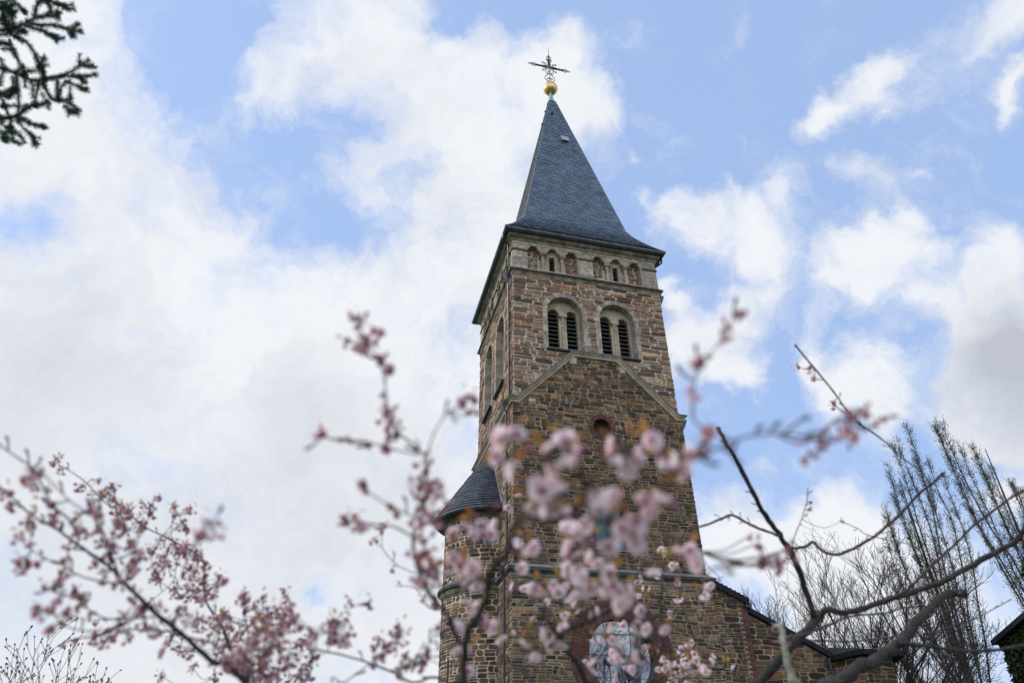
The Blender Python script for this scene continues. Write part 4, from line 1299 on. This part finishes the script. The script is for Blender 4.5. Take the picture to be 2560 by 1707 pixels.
def flower(kind, r, R):
    """list of (verts, faces, mat) with the face of the flower towards +z"""
    out = []
    def ring(n, L, elev, mat, off_, wd=1.0):
        V, F = petal(L, wd, .18)
        for i in range(n):
            a = 2 * pi * (i + off_) / n + R.uniform(-.14, .14)
            e = elev + R.uniform(-.18, .18)
            m = Matrix.Rotation(a, 3, 'Z') @ Matrix.Rotation(e, 3, 'X')
            s = R.uniform(.88, 1.1)
            out.append(([m @ (Vector(v) * s) for v in V], F, mat))
    if kind == 'open':
        ring(7, r, .25, 'petal', 0, 1.05); ring(6, r * .85, .6, 'petal', .5); ring(5, r * .62, 1.0, 'petal_core' if R.random() < .25 else 'petal', .2, .9)
        ring(4, r * .36, 1.2, 'petal_core', 0, .8)
    elif kind == 'half':
        ring(6, r * .85, .85, 'petal_dark' if R.random() < .7 else 'petal', 0, 1.0); ring(5, r * .7, 1.15, 'petal_dark', .5, .9)
    else:
        V = []; n = 6
        for z, w in ((0, .2), (.35, .42), (.7, .3), (1, .04)):
            V += [(w * r * .8 * cos(2 * pi * i / n), w * r * .8 * sin(2 * pi * i / n), z * r * .95) for i in range(n)]
        out.append(([Vector(v) for v in V], [(k * n + i, k * n + (i + 1) % n, (k + 1) * n + (i + 1) % n, (k + 1) * n + i) for k in range(3) for i in range(n)], 'bud'))
    # calyx
    n = 5; V = []
    for z, w in ((-.30, .05), (-.18, .11), (.03, .13)):
        V += [(w * r * cos(2 * pi * i / n), w * r * sin(2 * pi * i / n), z * r) for i in range(n)]
    out.append(([Vector(v) for v in V], [(k * n + i, k * n + (i + 1) % n, (k + 1) * n + (i + 1) % n, (k + 1) * n + i) for k in range(2) for i in range(n)], 'bud' if kind != 'open' else 'stalk'))
    return out

def leaf_mesh(L):
    V = [(0, 0, 0), (-.2 * L, .35 * L, .05 * L), (.2 * L, .35 * L, .05 * L), (0, .38 * L, 0), (-.17 * L, .7 * L, .0), (.17 * L, .7 * L, .0), (0, .7 * L, -.05 * L), (0, L, -.12 * L)]
    return [Vector(v) for v in V], [(0, 3, 1), (0, 2, 3), (1, 3, 6, 4), (3, 2, 5, 6), (4, 6, 7), (6, 5, 7)]

def rot_to(d, R):
    q = d.to_track_quat('Z', 'Y').to_matrix()
    return q @ Matrix.Rotation(R.random() * 2 * pi, 3, 'Z')

def cluster(mb, c, Rm, style, R, origin):
    """c centre, Rm radius (m). Hanging umbel of flowers with a few bronze leaves."""
    fr_ = .0172 if style == 'open' else .0135
    n = int(max(1, min(26, (Rm / fr_) ** 1.9 * 2.5))) if style == 'open' else int(max(2, min(24, (Rm / .0135) ** 1.9 * 2.5)))
    if style == 'open': Rm *= 1.2
    spur = c + Vector((R.uniform(-.3, .3) * Rm, R.uniform(-.3, .3) * Rm, Rm * .6))
    for i in range(n):
        while True:
            d = Vector((R.uniform(-1, 1), R.uniform(-1, 1), R.uniform(-1, 1)))
            if .001 < d.length < 1: break
        p = c + d * max(0, Rm - fr_ * .6)
        ax = (d.normalized() + Vector((0, -.25, -.55))).normalized()
        if style == 'open': kind = 'open' if R.random() < .86 else 'bud'
        else:
            x = R.random(); kind = 'half' if x < .62 else ('bud' if x < .85 else 'open')
        r = fr_ * R.uniform(.85, 1.12) * (.8 if kind == 'bud' else 1)
        m = rot_to(ax, R)
        for V, F, mt in flower(kind, r, R):
            if style != 'open' and mt == 'petal' and R.random() < .5: mt = 'petal_dark'
            mb.add([m @ v + p - origin for v in V], F, mt)
        mid = (p + spur) * .5 + Vector((0, 0, .2 * Rm))
        mb.tube([q - origin for q in (spur, mid, p - ax * r * .3)], .0008, 'stalk', 3, cap=False)
    for i in range(int(n * (.7 if style == 'open' else .4)) + 1):
        V, F = leaf_mesh(R.uniform(.018, .036) if style == 'open' else R.uniform(.012, .022))
        d = Vector((R.uniform(-1, 1), R.uniform(-1, 1), R.uniform(-.3, 1))).normalized()
        m = rot_to(d, R) @ Matrix.Rotation(pi / 2 * R.uniform(.3, 1.1), 3, 'X')
        p = spur + d * Rm * R.uniform(.1, .8)
        mb.add([m @ v + p - origin for v in V], F, 'bronze')
    return spur

CL = []     # (px, py, radius px in the 2560 frame, depth or None, style)
def put(f, sc, lst, depth=None, style='dark'):
    for t in lst:
        x, y = t[0], t[1]; r = t[2] if len(t) > 2 else 35
        px, py = f(x, y)
        CL.append((px, py, r * sc, t[3] if len(t) > 3 else depth, style))
put(c5, .451, [(160, 440, 50), (200, 475, 35), (30, 520, 45), (60, 590, 40), (150, 690, 50), (100, 750, 45), (240, 570, 35), (300, 640, 50), (310, 690, 40), (130, 900, 50),
    (110, 935, 40), (230, 905, 35), (350, 950, 40), (330, 1000, 35), (440, 660, 40), (440, 480, 35), (500, 555, 35), (600, 500, 50), (560, 560, 45), (640, 600, 45), (650, 650, 50), (530, 710, 35),
    (560, 790, 45), (620, 820, 55), (740, 800, 55), (760, 870, 55), (700, 960, 60), (670, 1020, 45), (740, 920, 40), (680, 720, 55), (430, 1110, 50), (280, 1140, 45), (380, 1175, 40), (220, 1190, 35),
    (270, 1265, 28), (350, 1250, 22), (650, 1240, 45), (530, 1330, 45), (600, 1330, 50), (690, 1310, 50), (800, 1240, 45), (850, 1290, 50), (750, 1100, 40), (780, 1170, 35), (980, 1190, 65), (1060, 1210, 50),
    (1110, 1235, 55), (910, 1400, 38), (1160, 700, 65), (1110, 750, 45), (1195, 765, 40), (860, 930, 45), (840, 640, 30)])
put(c5, .451, [(860, 985, 45), (920, 940, 45), (780, 700, 45), (950, 820, 50), (880, 790, 40), (1010, 870, 50), (1000, 690, 40), (975, 640, 30), (1100, 860, 45), (1080, 910, 45), (1050, 960, 50), (970, 1065, 45),
    (1040, 1085, 45), (1110, 1080, 50), (1220, 1000, 45), (1170, 1050, 45), (1150, 915, 35), (1240, 1200, 40), (1265, 1275, 40), (1330, 1110, 30), (1250, 1200, 30), (960, 1330, 50), (1000, 1380, 40),
    (1040, 1410, 38), (1070, 1490, 35), (1400, 1240, 35), (1480, 1250, 45), (1200, 1430, 40), (1190, 1540, 40), (350, 1355, 24), (410, 1340, 22), (870, 545, 28), (845, 600, 28), (945, 600, 28),
    (335, 395, 32), (890, 1540, 34), (700, 600, 30), (640, 560, 36), (820, 850, 40), (900, 880, 40), (1130, 990, 40), (1060, 1030, 30), (520, 1230, 26), (1530, 1180, 36), (600, 1290, 30), (970, 600, 22)], 2.9)
put(c5, .451, [(1300, 1440, 80), (1360, 1420, 55), (1400, 1360, 60), (1470, 1420, 55), (1440, 1500, 50), (1500, 1540, 50)], 1.7)
put(c6, .642, [(640, 245, 55), (690, 225, 45), (560, 240, 28), (695, 312, 26), (735, 350, 22), (720, 440, 26), (725, 550, 38), (755, 600, 25), (730, 655, 40), (470, 612, 30), (570, 618, 26), (650, 637, 22), (1040, 470, 45), (1060, 525, 25),
    (875, 720, 42), (850, 790, 45), (900, 810, 55), (940, 850, 42), (870, 870, 45), (850, 930, 45), (910, 930, 50), (830, 1050, 42), (870, 1055, 50), (900, 1100, 40), (870, 1160, 55), (930, 1150, 42), (880, 1200, 40), (615, 950, 38), (570, 925, 26), (635, 805, 30), (770, 905, 25)], 1.3)
put(c6, .642, [(875, 1240, 22), (905, 1270, 20), (715, 955, 20), (170, 1245, 26), (165, 1230, 20)], 2.2)
put(c6, .642, [(80, 1170, 24), (260, 1300, 45), (340, 1300, 48), (300, 1380, 55), (370, 1350, 42), (230, 1340, 40), (540, 1375, 62), (505, 1345, 38), (575, 1395, 38), (440, 1390, 40), (660, 1255, 26), (700, 1430, 50), (770, 1390, 50), (690, 1490, 36), (800, 1500, 45),
    (860, 1480, 45), (790, 1535, 30), (150, 1480, 60), (220, 1400, 45), (270, 1450, 55), (350, 1480, 50), (190, 1540, 45)], 1.85)
put(c6, .642, [(100, 1320, 30), (420, 1530, 40), (440, 1470, 40), (380, 1420, 40), (200, 1520, 40), (300, 1540, 45), (330, 1215, 24), (345, 1250, 24), (30, 1240, 34), (60, 1380, 36), (110, 1430, 36), (310, 1330, 36), (370, 1560, 40), (250, 1560, 40), (240, 1240, 24), (60, 1330, 30), (130, 1490, 36)], 2.6)
N_ = 1.0
put(z3, .419, [(500, 120, 62), (540, 230, 62), (470, 270, 52), (580, 60, 40), (430, 210, 40), (560, 300, 45), (750, 130, 46), (880, 125, 48), (890, 190, 42), (790, 250, 52), (1180, 165, 60), (1250, 210, 95), (1180, 290, 75), (1310, 280, 55), (1390, 120, 42), (1480, 235, 52),
    (1560, 310, 42), (1560, 215, 48), (740, 420, 82), (670, 470, 55), (820, 470, 80), (760, 540, 45), (1050, 410, 62), (1460, 410, 70), (1370, 450, 55), (1340, 520, 50), (1180, 480, 55), (1130, 570, 50), (1060, 520, 42), (1200, 660, 85), (1130, 720, 50), (1280, 640, 60),
    (1260, 710, 45), (900, 540, 50), (1420, 210, 40)], N_, 'open')
put(z3, .419, [(960, 640, 60), (1010, 700, 50), (900, 770, 62), (650, 750, 44), (860, 660, 40), (350, 620, 60), (300, 600, 42), (250, 840, 75), (190, 790, 55), (310, 900, 50), (240, 940, 40), (1040, 830, 52), (350, 960, 45), (405, 970, 28), (940, 930, 70), (985, 1000, 50), (1150, 950, 72), (1110, 980, 45),
    (1210, 1040, 68), (1390, 830, 38), (1385, 880, 38), (1640, 820, 48), (1670, 870, 40), (1550, 750, 32), (1600, 770, 30), (400, 700, 46), (440, 640, 40), (170, 880, 38)], 1.3, 'open')
put(z3, .419, [(600, 890, 34), (700, 990, 48), (740, 1010, 30), (820, 1010, 48), (880, 1050, 46), (850, 980, 34), (330, 1120, 48), (250, 1190, 32), (385, 1190, 24), (210, 1270, 42), (290, 1050, 36), (450, 1260, 48), (470, 1290, 30), (250, 1370, 45), (300, 1380, 38), (210, 1360, 30), (300, 1490, 36), (650, 1310, 38), (650, 1390, 38), (700, 1400, 45),
    (780, 1290, 52), (800, 1350, 46), (840, 1240, 35), (865, 1330, 24), (1000, 1170, 28), (1080, 1140, 28), (1300, 1240, 60), (1315, 1320, 45), (1330, 1130, 38), (1455, 1240, 24), (1320, 1410, 42), (1370, 1440, 26), (590, 725, 20), (750, 1330, 36), (1040, 1480, 36)], 1.7, 'open')
put(z3, .419, [(605, 358, 18), (585, 435, 18), (640, 500, 18), (530, 512, 16), (565, 1005, 28), (620, 1000, 26), (745, 1080, 20), (630, 1160, 22), (655, 1180, 16), (570, 1260, 16), (880, 1180, 30), (930, 1120, 28), (860, 1150, 20), (1150, 1320, 30), (1150, 1400, 36), (1190, 1420, 34), (1200, 1215, 20), (1280, 1490, 30), (1090, 1530, 20), (1000, 1430, 20),
    (1240, 1460, 26), (740, 1190, 16), (1090, 1300, 34), (1040, 1300, 26), (1120, 1240, 24)], 2.5, 'open')
put(z3, .419, [(1440, 780, 26), (1500, 870, 32), (1460, 800, 20), (1300, 950, 32), (1420, 930, 20), (1540, 970, 30), (1540, 1070, 26), (1700, 1040, 26), (1490, 1160, 22), (1250, 1070, 22), (1300, 1050, 20), (1350, 1010, 24), (1600, 1330, 26), (1640, 1390, 26), (1560, 1380, 28), (1450, 1420, 26), (1500, 1450, 30), (1590, 1450, 36), (1540, 1500, 34), (1620, 1500, 36),
    (1480, 1510, 30), (1680, 1470, 26), (1710, 1500, 22), (1650, 1430, 24), (1420, 1490, 20), (1740, 1440, 10), (1500, 1560, 28), (1600, 1560, 30), (1160, 1540, 20), (1760, 1400, 12), (1460, 1480, 22), (1560, 1430, 24)], 3.6, 'open')
put(z4, .451, [(0, 1500, 24, 2.8), (140, 1470, 22, 3.0), (40, 1450, 12, 3.2), (30, 1020, 28, 2.6), (0, 1080, 26, 2.4)], None, 'open')
put(z4, .451, [(655, 220, 55), (645, 300, 50), (570, 330, 32), (815, 170, 48), (810, 240, 40), (830, 90, 36), (990, 110, 34), (960, 130, 20), (880, 60, 20)], 1.05, 'dark')
put(z4, .451, [(385, 885, 52), (400, 930, 42), (430, 900, 36), (520, 870, 26), (300, 800, 20), (245, 770, 18), (470, 840, 24), (320, 910, 18)], 1.5, 'dark')
put(dp, 1.0884, [(1660, 765, 22), (1695, 720, 18), (1600, 830, 16), (1590, 905, 18), (1610, 1030, 30), (1630, 1000, 22)], .95, 'dark')
put(z4, .451, [(595, 600, 22), (715, 20, 16), (760, 675, 12), (90, 990, 14)], 3.2, 'dark')
put(dp, 1.0884, [(1860, 850, 10), (1870, 870, 8), (1830, 843, 9), (1912, 930, 12)], 3.2, 'dark')

rc = random.Random(5)
for c_ in list(CL):                            # fuller bunches in front of the tower
    if c_[4] == 'open' and c_[3] and c_[3] < 1.5 and c_[2] > 16 and rc.random() < .5:
        CL.append((c_[0] + rc.gauss(0, 16), c_[1] + abs(rc.gauss(0, 18)), c_[2] * rc.uniform(.55, .85), c_[3] * rc.uniform(.98, 1.12), 'open'))
for key, px, py, p_, d_ in list(nodes):       # more blossom strung along the left-hand twigs
    if key in 'LM' and rc.random() < .45 and px < 900:
        for q in range(rc.choice((1, 1, 2))):
            CL.append((px + rc.gauss(0, 20), py + rc.gauss(0, 20), rc.uniform(9, 19), d_, 'dark'))
    elif key == 'C' and px < 1100 and rc.random() < .35:
        CL.append((px + rc.gauss(0, 14), py + rc.gauss(0, 14), rc.uniform(9, 16), d_, 'dark'))
items = []
for (px, py, r, dep, style) in CL:
    best = min(nodes, key=lambda n: (n[1] - px) ** 2 + (n[2] - py) ** 2 + (0 if dep is None else ((n[4] - dep) * 700) ** 2))
    d = dep if dep is not None else best[4]
    d *= rc.uniform(.96, 1.04)
    items.append((r * d / FPX, r, px, py, d, style, best))
order = sorted(range(len(items)), key=lambda i: -items[i][1])
solo = set(order[:100])
rest = {}
twmb = {}
for i, (Rm, r, px, py, d, style, best) in enumerate(items):
    p = at(px, py, d)
    key = best[0]
    mb = MB() if i in solo else rest.setdefault(key, MB())
    spur = cluster(mb, p, Rm, style, rc, TRUNK)
    # twig from the limb to the spur
    a = best[3]
    if (a - spur).length > .01:
        mid = (a + spur) * .5 + Vector((0, 0, -.12 * (a - spur).length))
        mb.tube([q - TRUNK for q in smooth_path([a, mid, spur], 3)], .0014, 'twig', 4)
    if i in solo:
        mb.build('blossom_cluster', branches[key])
for key, mb in rest.items():
    o = mb.build('small_blossoms', branches[key]); o['kind'] = 'stuff'

# ================================================================== SPRUCE, top left
def sp_(x, y): return (x * .255, y * .255)
SPT = Vector((-5.2, 2.6, 0))
spruce = thing('spruce_tree', 'dark green spruce reaching needled twigs into the upper left corner of the view', 'tree', SPT)
STW = [
    [(-350, 420), (-150, 350), (0, 300), (130, 280), (240, 230), (340, 180), (430, 160), (550, 155)],
    [(240, 230), (400, 245), (520, 250), (620, 275), (700, 300), (800, 310)], [(690, 295), (730, 265), (765, 240)], [(690, 300), (700, 330), (720, 365)],
    [(240, 250), (330, 280), (420, 300), (490, 345), (550, 365), (625, 380)], [(540, 365), (555, 405)],
    [(340, 180), (360, 60), (420, 0), (500, 10), (600, 55), (720, 45)], [(600, 55), (650, 80), (725, 95)], [(430, 160), (500, 120), (480, 50), (440, 0)], [(550, 155), (575, 120)], [(550, 155), (570, 190)],
    [(0, 100), (80, 60), (160, 40), (210, 90), (250, 120)], [(0, 180), (100, 150), (160, 100)], [(-100, 260), (0, 240), (100, 250), (130, 280)], [(0, 30), (60, 10), (130, 0)], [(-40, 340), (60, 340), (100, 300)],
    [(-350, 500), (-100, 480), (-10, 420), (90, 440)], [(0, 480), (110, 490)], [(90, 380), (120, 470), (150, 540), (190, 620), (230, 700), (240, 740)], [(130, 350), (230, 390), (290, 450), (340, 530), (370, 600), (390, 680)],
    [(-350, 800), (-150, 720), (0, 670), (80, 690), (170, 730), (280, 775), (380, 790), (470, 775), (560, 760), (640, 730), (720, 690), (790, 640), (870, 590)], [(790, 640), (780, 590), (780, 535)], [(800, 630), (850, 650), (925, 650)],
    [(560, 760), (680, 750), (780, 750), (860, 745), (945, 735)], [(780, 750), (830, 810)], [(630, 790), (720, 830), (790, 860), (850, 885)], [(390, 680), (400, 620), (440, 565)], [(400, 640), (470, 635)],
    [(240, 740), (260, 700), (340, 695)], [(0, 850), (10, 760), (40, 690)], [(560, 780), (565, 880), (570, 980)], [(640, 800), (590, 900), (575, 980)], [(680, 840), (690, 920), (690, 980)],
    [(380, 790), (370, 870), (350, 960), (340, 1030)], [(310, 780), (320, 860), (320, 950)], [(420, 800), (450, 880), (500, 960), (560, 990), (640, 990), (720, 1045)], [(620, 1030), (690, 1090), (770, 1080)], [(690, 1090), (770, 1130)], [(690, 1090), (660, 1140)],
    [(-350, 1100), (-100, 960), (0, 920), (100, 890), (160, 870)], [(160, 750), (165, 870), (180, 960), (180, 1100), (175, 1180)], [(120, 740), (130, 850), (110, 940), (50, 940)], [(0, 1050), (80, 1040), (180, 1040), (270, 1040)],
    [(-350, 1350), (-100, 1200), (50, 1160), (150, 1140), (220, 1100), (300, 1040), (380, 1030), (470, 1000)], [(480, 1000), (470, 1070)], [(30, 970), (60, 1080), (100, 1170), (100, 1280)], [(0, 1110), (20, 1200)],
    [(170, 1180), (230, 1170), (310, 1220), (380, 1230), (440, 1250)], [(170, 1180), (230, 1260), (290, 1310), (330, 1360), (340, 1430)], [(320, 1350), (390, 1355)], [(330, 1370), (380, 1420)], [(80, 1290), (160, 1300), (210, 1340), (240, 1400)], [(-100, 1300), (0, 1290), (60, 1330), (110, 1370), (200, 1410)], [(90, 1280), (20, 1350), (70, 1380)], [(240, 780), (250, 860)], [(260, 1350)] and [(110, 1300), (140, 1390)],
    [(380, 640), (420, 720), (430, 780)], [(440, 640), (420, 700)], [(-60, 120), (-10, 60), (60, 100), (130, 150)], [(-60, 30), (40, 40), (100, 110)], [(-30, 200), (60, 200), (130, 240)], [(-50, 280), (30, 300), (80, 240)], [(10, 60), (40, 160), (60, 260)], [(110, 60), (120, 180), (140, 270)],
    [(160, 340), (200, 300), (250, 320)], [(100, 330), (160, 370), (220, 410)], [(0, 560), (30, 640)], [(400, 900), (430, 960)], [(-20, 900), (20, 980), (40, 1050)], [(0, 1200), (60, 1250), (120, 1260)], [(140, 730), (230, 650)],
]
sb_mb = MB(); nd = MB()
rs = random.Random(3)
for k, pts in enumerate(STW):
    d0 = 4.3 + rs.uniform(-.25, .25)
    P = [at(*sp_(x, y), d0 + (rs.random() - .5) * .05) for x, y in pts]
    P = [p - SPT for p in smooth_path(P, 4)]
    n = len(P)
    L_ = sum((P[i + 1] - P[i]).length for i in range(n - 1))
    r0 = .007 if len(pts) > 5 else .0035
    sb_mb.tube(P, [r0 + (.002 - r0) * i / (n - 1) for i in range(n)], 'bark', 5)
    cnt = int(L_ / .00036)
    dense = rs.uniform(.75, 1.1)
    for i in range(int(cnt * dense)):
        t = rs.random() * (n - 1.001); a = int(t); p = P[a].lerp(P[a + 1], t - a)
        dr = (P[a + 1] - P[a]).normalized()
        o = dr.orthogonal().normalized(); o.rotate(Matrix.Rotation(rs.random() * 2 * pi, 3, dr))
        dd = (o + dr * rs.uniform(.3, .75)).normalized()
        ln = rs.uniform(.020, .031)
        w = dd.cross(dr).normalized() * .0012
        q = p + dd * ln
        nd.add([p - w, p + w, q + w * .6, q - w * .6], [(0, 1, 2, 3)], 'spruce')
sbo = sb_mb.build('branch', spruce, smooth=True)
ndo = nd.build('needles', sbo)
tk = MB(); tk.tube([(0, 0, -.1), (0, 0, .3), (.02, 0, 3), (0, .02, 8), (0, 0, 14)], [.32, .24, .2, .12, .02], 'tree_bark', 12)
for zz, yy in ((3.2, 330), (4.2, 800), (3.6, 500), (5.0, 1100), (5.4, 1350)): pass
for (x, y) in ((-350, 420), (-350, 500), (-350, 800), (-350, 1100), (-350, 1350)):
    q = at(*sp_(x, y), 4.3) - SPT
    tk.tube([(0, 0, q.z - .1), q * .5 + Vector((0, 0, q.z * .5 - .02)), q], [.035, .018, .007], 'tree_bark', 7)
tk.build('trunk', spruce)

# ================================================================== BACKGROUND TREES
def polar(az, dist):
    a = radians(az); return Vector((dist * sin(a), dist * cos(a), 0))

def poplar(az, dist, H, seed, label, stems):
    R = random.Random(seed)
    base = polar(az, dist)
    root = thing('poplar_tree', label, 'tree', base, 0, 'tall narrow poplars behind the church')
    w = MB(); lf = MB()
    toC = Vector((-sin(radians(az)), -cos(radians(az)), 0)); side = Vector((cos(radians(az)), -sin(radians(az)), 0))
    w.tube([(0, 0, -.1), (0, 0, 1), (.1, 0, H * .3), (0, .1, H * .6), (0, 0, H * .85)], [.42, .3, .2, .1, .03], 'poplar_bark', 8)
    for (sx, sy, z0, top) in stems:
        px = side * sx + toC * sy
        P = [Vector((0, 0, z0))]
        for i in range(1, 9):
            t = i / 8
            e = min(1, t * 1.5) ** .8
            P.append(px * e * (1 + .15 * (t - .5)) + Vector((R.uniform(-.12, .12), R.uniform(-.12, .12), z0 + (top - z0) * t)))
        P = smooth_path(P, 2)
        n = len(P); r0 = .032 + .04 * (top / H)
        w.tube(P, [r0 * (1 - i / (n - 1)) ** .8 + .012 for i in range(n)], 'poplar_bark', 6)
        for k in range(int((top - z0) * 10)):
            t = R.uniform(.18, 1) ** .85 * (n - 1.001); a = int(t); p = P[a].lerp(P[a + 1], t - a)
            ang = R.random() * 2 * pi; ln = R.uniform(.6, 1.7) * (1.15 - .5 * t / n)
            o = Vector((cos(ang), sin(ang), 0)) * R.uniform(.3, .62)
            q1 = p + (o + Vector((0, 0, .55))) * ln * .5; q2 = q1 + (o * .55 + Vector((0, 0, .85))) * ln * .5
            w.tube([p, q1, q2], [.016, .011, .006], 'poplar_bark', 3, cap=False)
            for j in range(9):
                s = R.random(); c = (p.lerp(q1, s * 2) if s < .5 else q1.lerp(q2, s * 2 - 1)) + Vector((R.uniform(-1, 1), R.uniform(-1, 1), R.uniform(-1, 1))) * .2
                u = Vector((R.uniform(-1, 1), R.uniform(-1, 1), R.uniform(-1, 1))).normalized(); v = u.orthogonal().normalized(); z_ = R.uniform(.04, .08)
                lf.add([c - u * z_, c + v * z_ * .7, c + u * z_, c - v * z_ * .7], [(0, 1, 2, 3)], 'poplar_leaf')
    w.build('trunk', root, smooth=True)
    lf.build('crown', root)

def stems_for(R, n, Wd, H, skew=0):
    L_ = []
    for i in range(n):
        sx = -Wd + 2 * Wd * i / (n - 1) + R.uniform(-.3, .3)
        top = H * (1 - .22 * (abs(sx + skew) / Wd) ** 1.3) * R.uniform(.9, 1.0)
        L_.append((sx, R.uniform(-2, 2), R.uniform(.5, H * .42), top))
    return L_
Rp = random.Random(11)
poplar(30.9, 62, 27.5, 1, 'tall narrow poplar in thin new leaf, left of the two, beside the bare tree',
       stems_for(Rp, 13, 2.6, 27.8, -1.1))
poplar(36.9, 62, 28.5, 2, 'tall narrow poplar at the right edge, rising behind the ivy covered house', stems_for(Rp, 13, 2.6, 28.3, 1.9))

def bare_tree(name, label, cat, base, H, spread, seed, nl=9, up=.7, group=None, r0=.22, bud=0, dens=1.0, first=.25):
    R = random.Random(seed)
    root = thing(name, label, cat, base, 0, group)
    w = MB(); tws = MB()
    w.tube([(0, 0, -.1), (0, 0, .3), (0, 0, H * first)], [r0 * 1.3, r0, r0 * .85], 'tree_bark', 8)
    def grow(p, d, ln, r, lev):
        n = 5; P = [p]; dd = d.copy()
        for i in range(n):
            dd = (dd + Vector((R.uniform(-.08, .08), R.uniform(-.08, .08), R.uniform(-.02, .09)))).normalized()
            P.append(P[-1] + dd * ln / n)
        tgt = w if lev < 2 else tws
        tgt.tube(P, [max(.0075 if H > 5 else .003, r * (1 - .55 * i / n)) for i in range(n + 1)], 'tree_bark', 6 if lev < 2 else 3, cap=False)
        if bud and lev >= 3:
            tgt.tube([P[-1], P[-1] + dd * bud, P[-1] + dd * bud * 2.4], [bud * .5, bud * .75, bud * .2], 'bud' if R.random() < .3 else 'tree_bark', 4)
        if lev >= 4: return
        k = int({0: 7, 1: 7, 2: 6, 3: 5}[lev] * dens)
        for i in range(k):
            t = R.uniform(.25 if lev else .3, 1) * n * .999; a = int(t); q = P[a].lerp(P[a + 1], t - a)
            o = dd.orthogonal().normalized(); o.rotate(Matrix.Rotation(R.random() * 2 * pi, 3, dd))
            nd_ = (dd * .85 + o * R.uniform(.4, .85) + Vector((0, 0, .18))).normalized()
            grow(q, nd_, ln * R.uniform(.42, .66), r * .45, lev + 1)
    for i in range(nl):
        a = 2 * pi * (i + R.random() * .6) / nl
        s = R.uniform(.25, 1) * spread
        d = Vector((cos(a) * s, sin(a) * s, up)).normalized()
        grow(Vector((0, 0, H * first * R.uniform(.8, 1))), d, H * R.uniform(.42, .55), r0 * .5, 0)
    w.build('trunk', root, smooth=True)
    tws.build('crown', root)
    return root

bare_tree('bare_tree', 'leafless tree with a wide fan of fine twigs right behind the sloping aisle roof', 'tree', polar(24.8, 36), 11.3, .75, 4, nl=12, dens=.76, r0=.17, first=.15)
bare_tree('bare_tree', 'smaller leafless tree between the low annexe and the poplars', 'tree', polar(28.0, 40), 8.6, .6, 8, nl=6, dens=.8, r0=.14)
bare_tree('bare_tree', 'leafless tree mirrored in the rose window glass, standing behind the viewer', 'tree', Vector((25.0, -6.0, 0)), 15, .7, 15, nl=8, dens=.8, r0=.25)
bare_tree('budding_shrub', 'leafless shrub with budded tips in the bottom left corner', 'shrub', polar(-36.0, 10.5), 2.8, .8, 5, nl=7, r0=.03, bud=.014, dens=.62, first=.12)
bare_tree('budding_shrub', 'taller thin shrub with budded tips, second from the left at the bottom edge', 'shrub', polar(-32.6, 10.0), 3.1, .55, 9, nl=5, r0=.025, bud=.013, dens=.5, first=.15)
bare_tree('budding_shrub', 'thin shrub with budded tips, third from the left at the bottom edge', 'shrub', polar(-30.3, 10.5), 3.05, .5, 12, nl=5, r0=.025, bud=.013, dens=.5, first=.15)

# twig ball (mistletoe-like) in the right poplar stays part of nothing: a nest resting in the crown
# ================================================================== IVY HOUSE, far right
hz = 28.0
hb = polar(36.6, hz)
iv = thing('ivy_covered_house', 'small slate roofed house almost hidden under dark ivy at the right edge', 'house', hb, radians(-20))
hm = MB(); hm.box((-.9, -1.6, 0), (3.2, 2.2, 6.0), 'render'); hm.build('wall', iv)
hr = MB()
e_ = [(-1.25, -1.95, 6.0), (3.6, -1.95, 6.0), (3.6, 2.6, 6.0), (-1.25, 2.6, 6.0)]
V = e_ + [(x, y, z - .15) for x, y, z in e_] + [(.6, .3, 7.2), (1.8, .3, 7.6)]
hr.add(V, [(0, 1, 9, 8), (1, 2, 9), (2, 3, 8, 9), (3, 0, 8), (4, 7, 6, 5), (0, 4, 5, 1), (1, 5, 6, 2), (2, 6, 7, 3), (3, 7, 4, 0)], 'slate_dk')
hr.build('roof', iv)
il = MB(); Ri = random.Random(2)
for i in range(30000):
    f_ = Ri.random()
    if f_ < .3: c = Vector((-.95 - Ri.random() * .18, Ri.uniform(-1.7, 2.2), Ri.uniform(.2, 6.0)))
    elif f_ < .72: c = Vector((Ri.uniform(-1.0, 3.3), -1.65 - Ri.random() * .3 - .15 * sin(i), Ri.uniform(.2, 6.0)))
    else:
        x = Ri.uniform(-.2, 3.4); y = Ri.uniform(-2.2, .4)
        c = Vector((x, y, 5.95 + (1 - abs(y - .3) / 2.4) * 1.6 + Ri.random() * .5 + .25 * sin(x * 3)))
        if x < -.1 and Ri.random() < .7: continue
    u = Vector((Ri.uniform(-1, 1), Ri.uniform(-1, 1), Ri.uniform(-1, 1))).normalized(); v = u.orthogonal().normalized(); z_ = Ri.uniform(.06, .12)
    il.add([c - u * z_, c + v * z_ * .8, c + u * z_, c - v * z_ * .8], [(0, 1, 2, 3)], 'ivy')
il.build('ivy', iv)
print('faces', sum(len(o.data.polygons) for o in bpy.data.objects if o.type == 'MESH'))
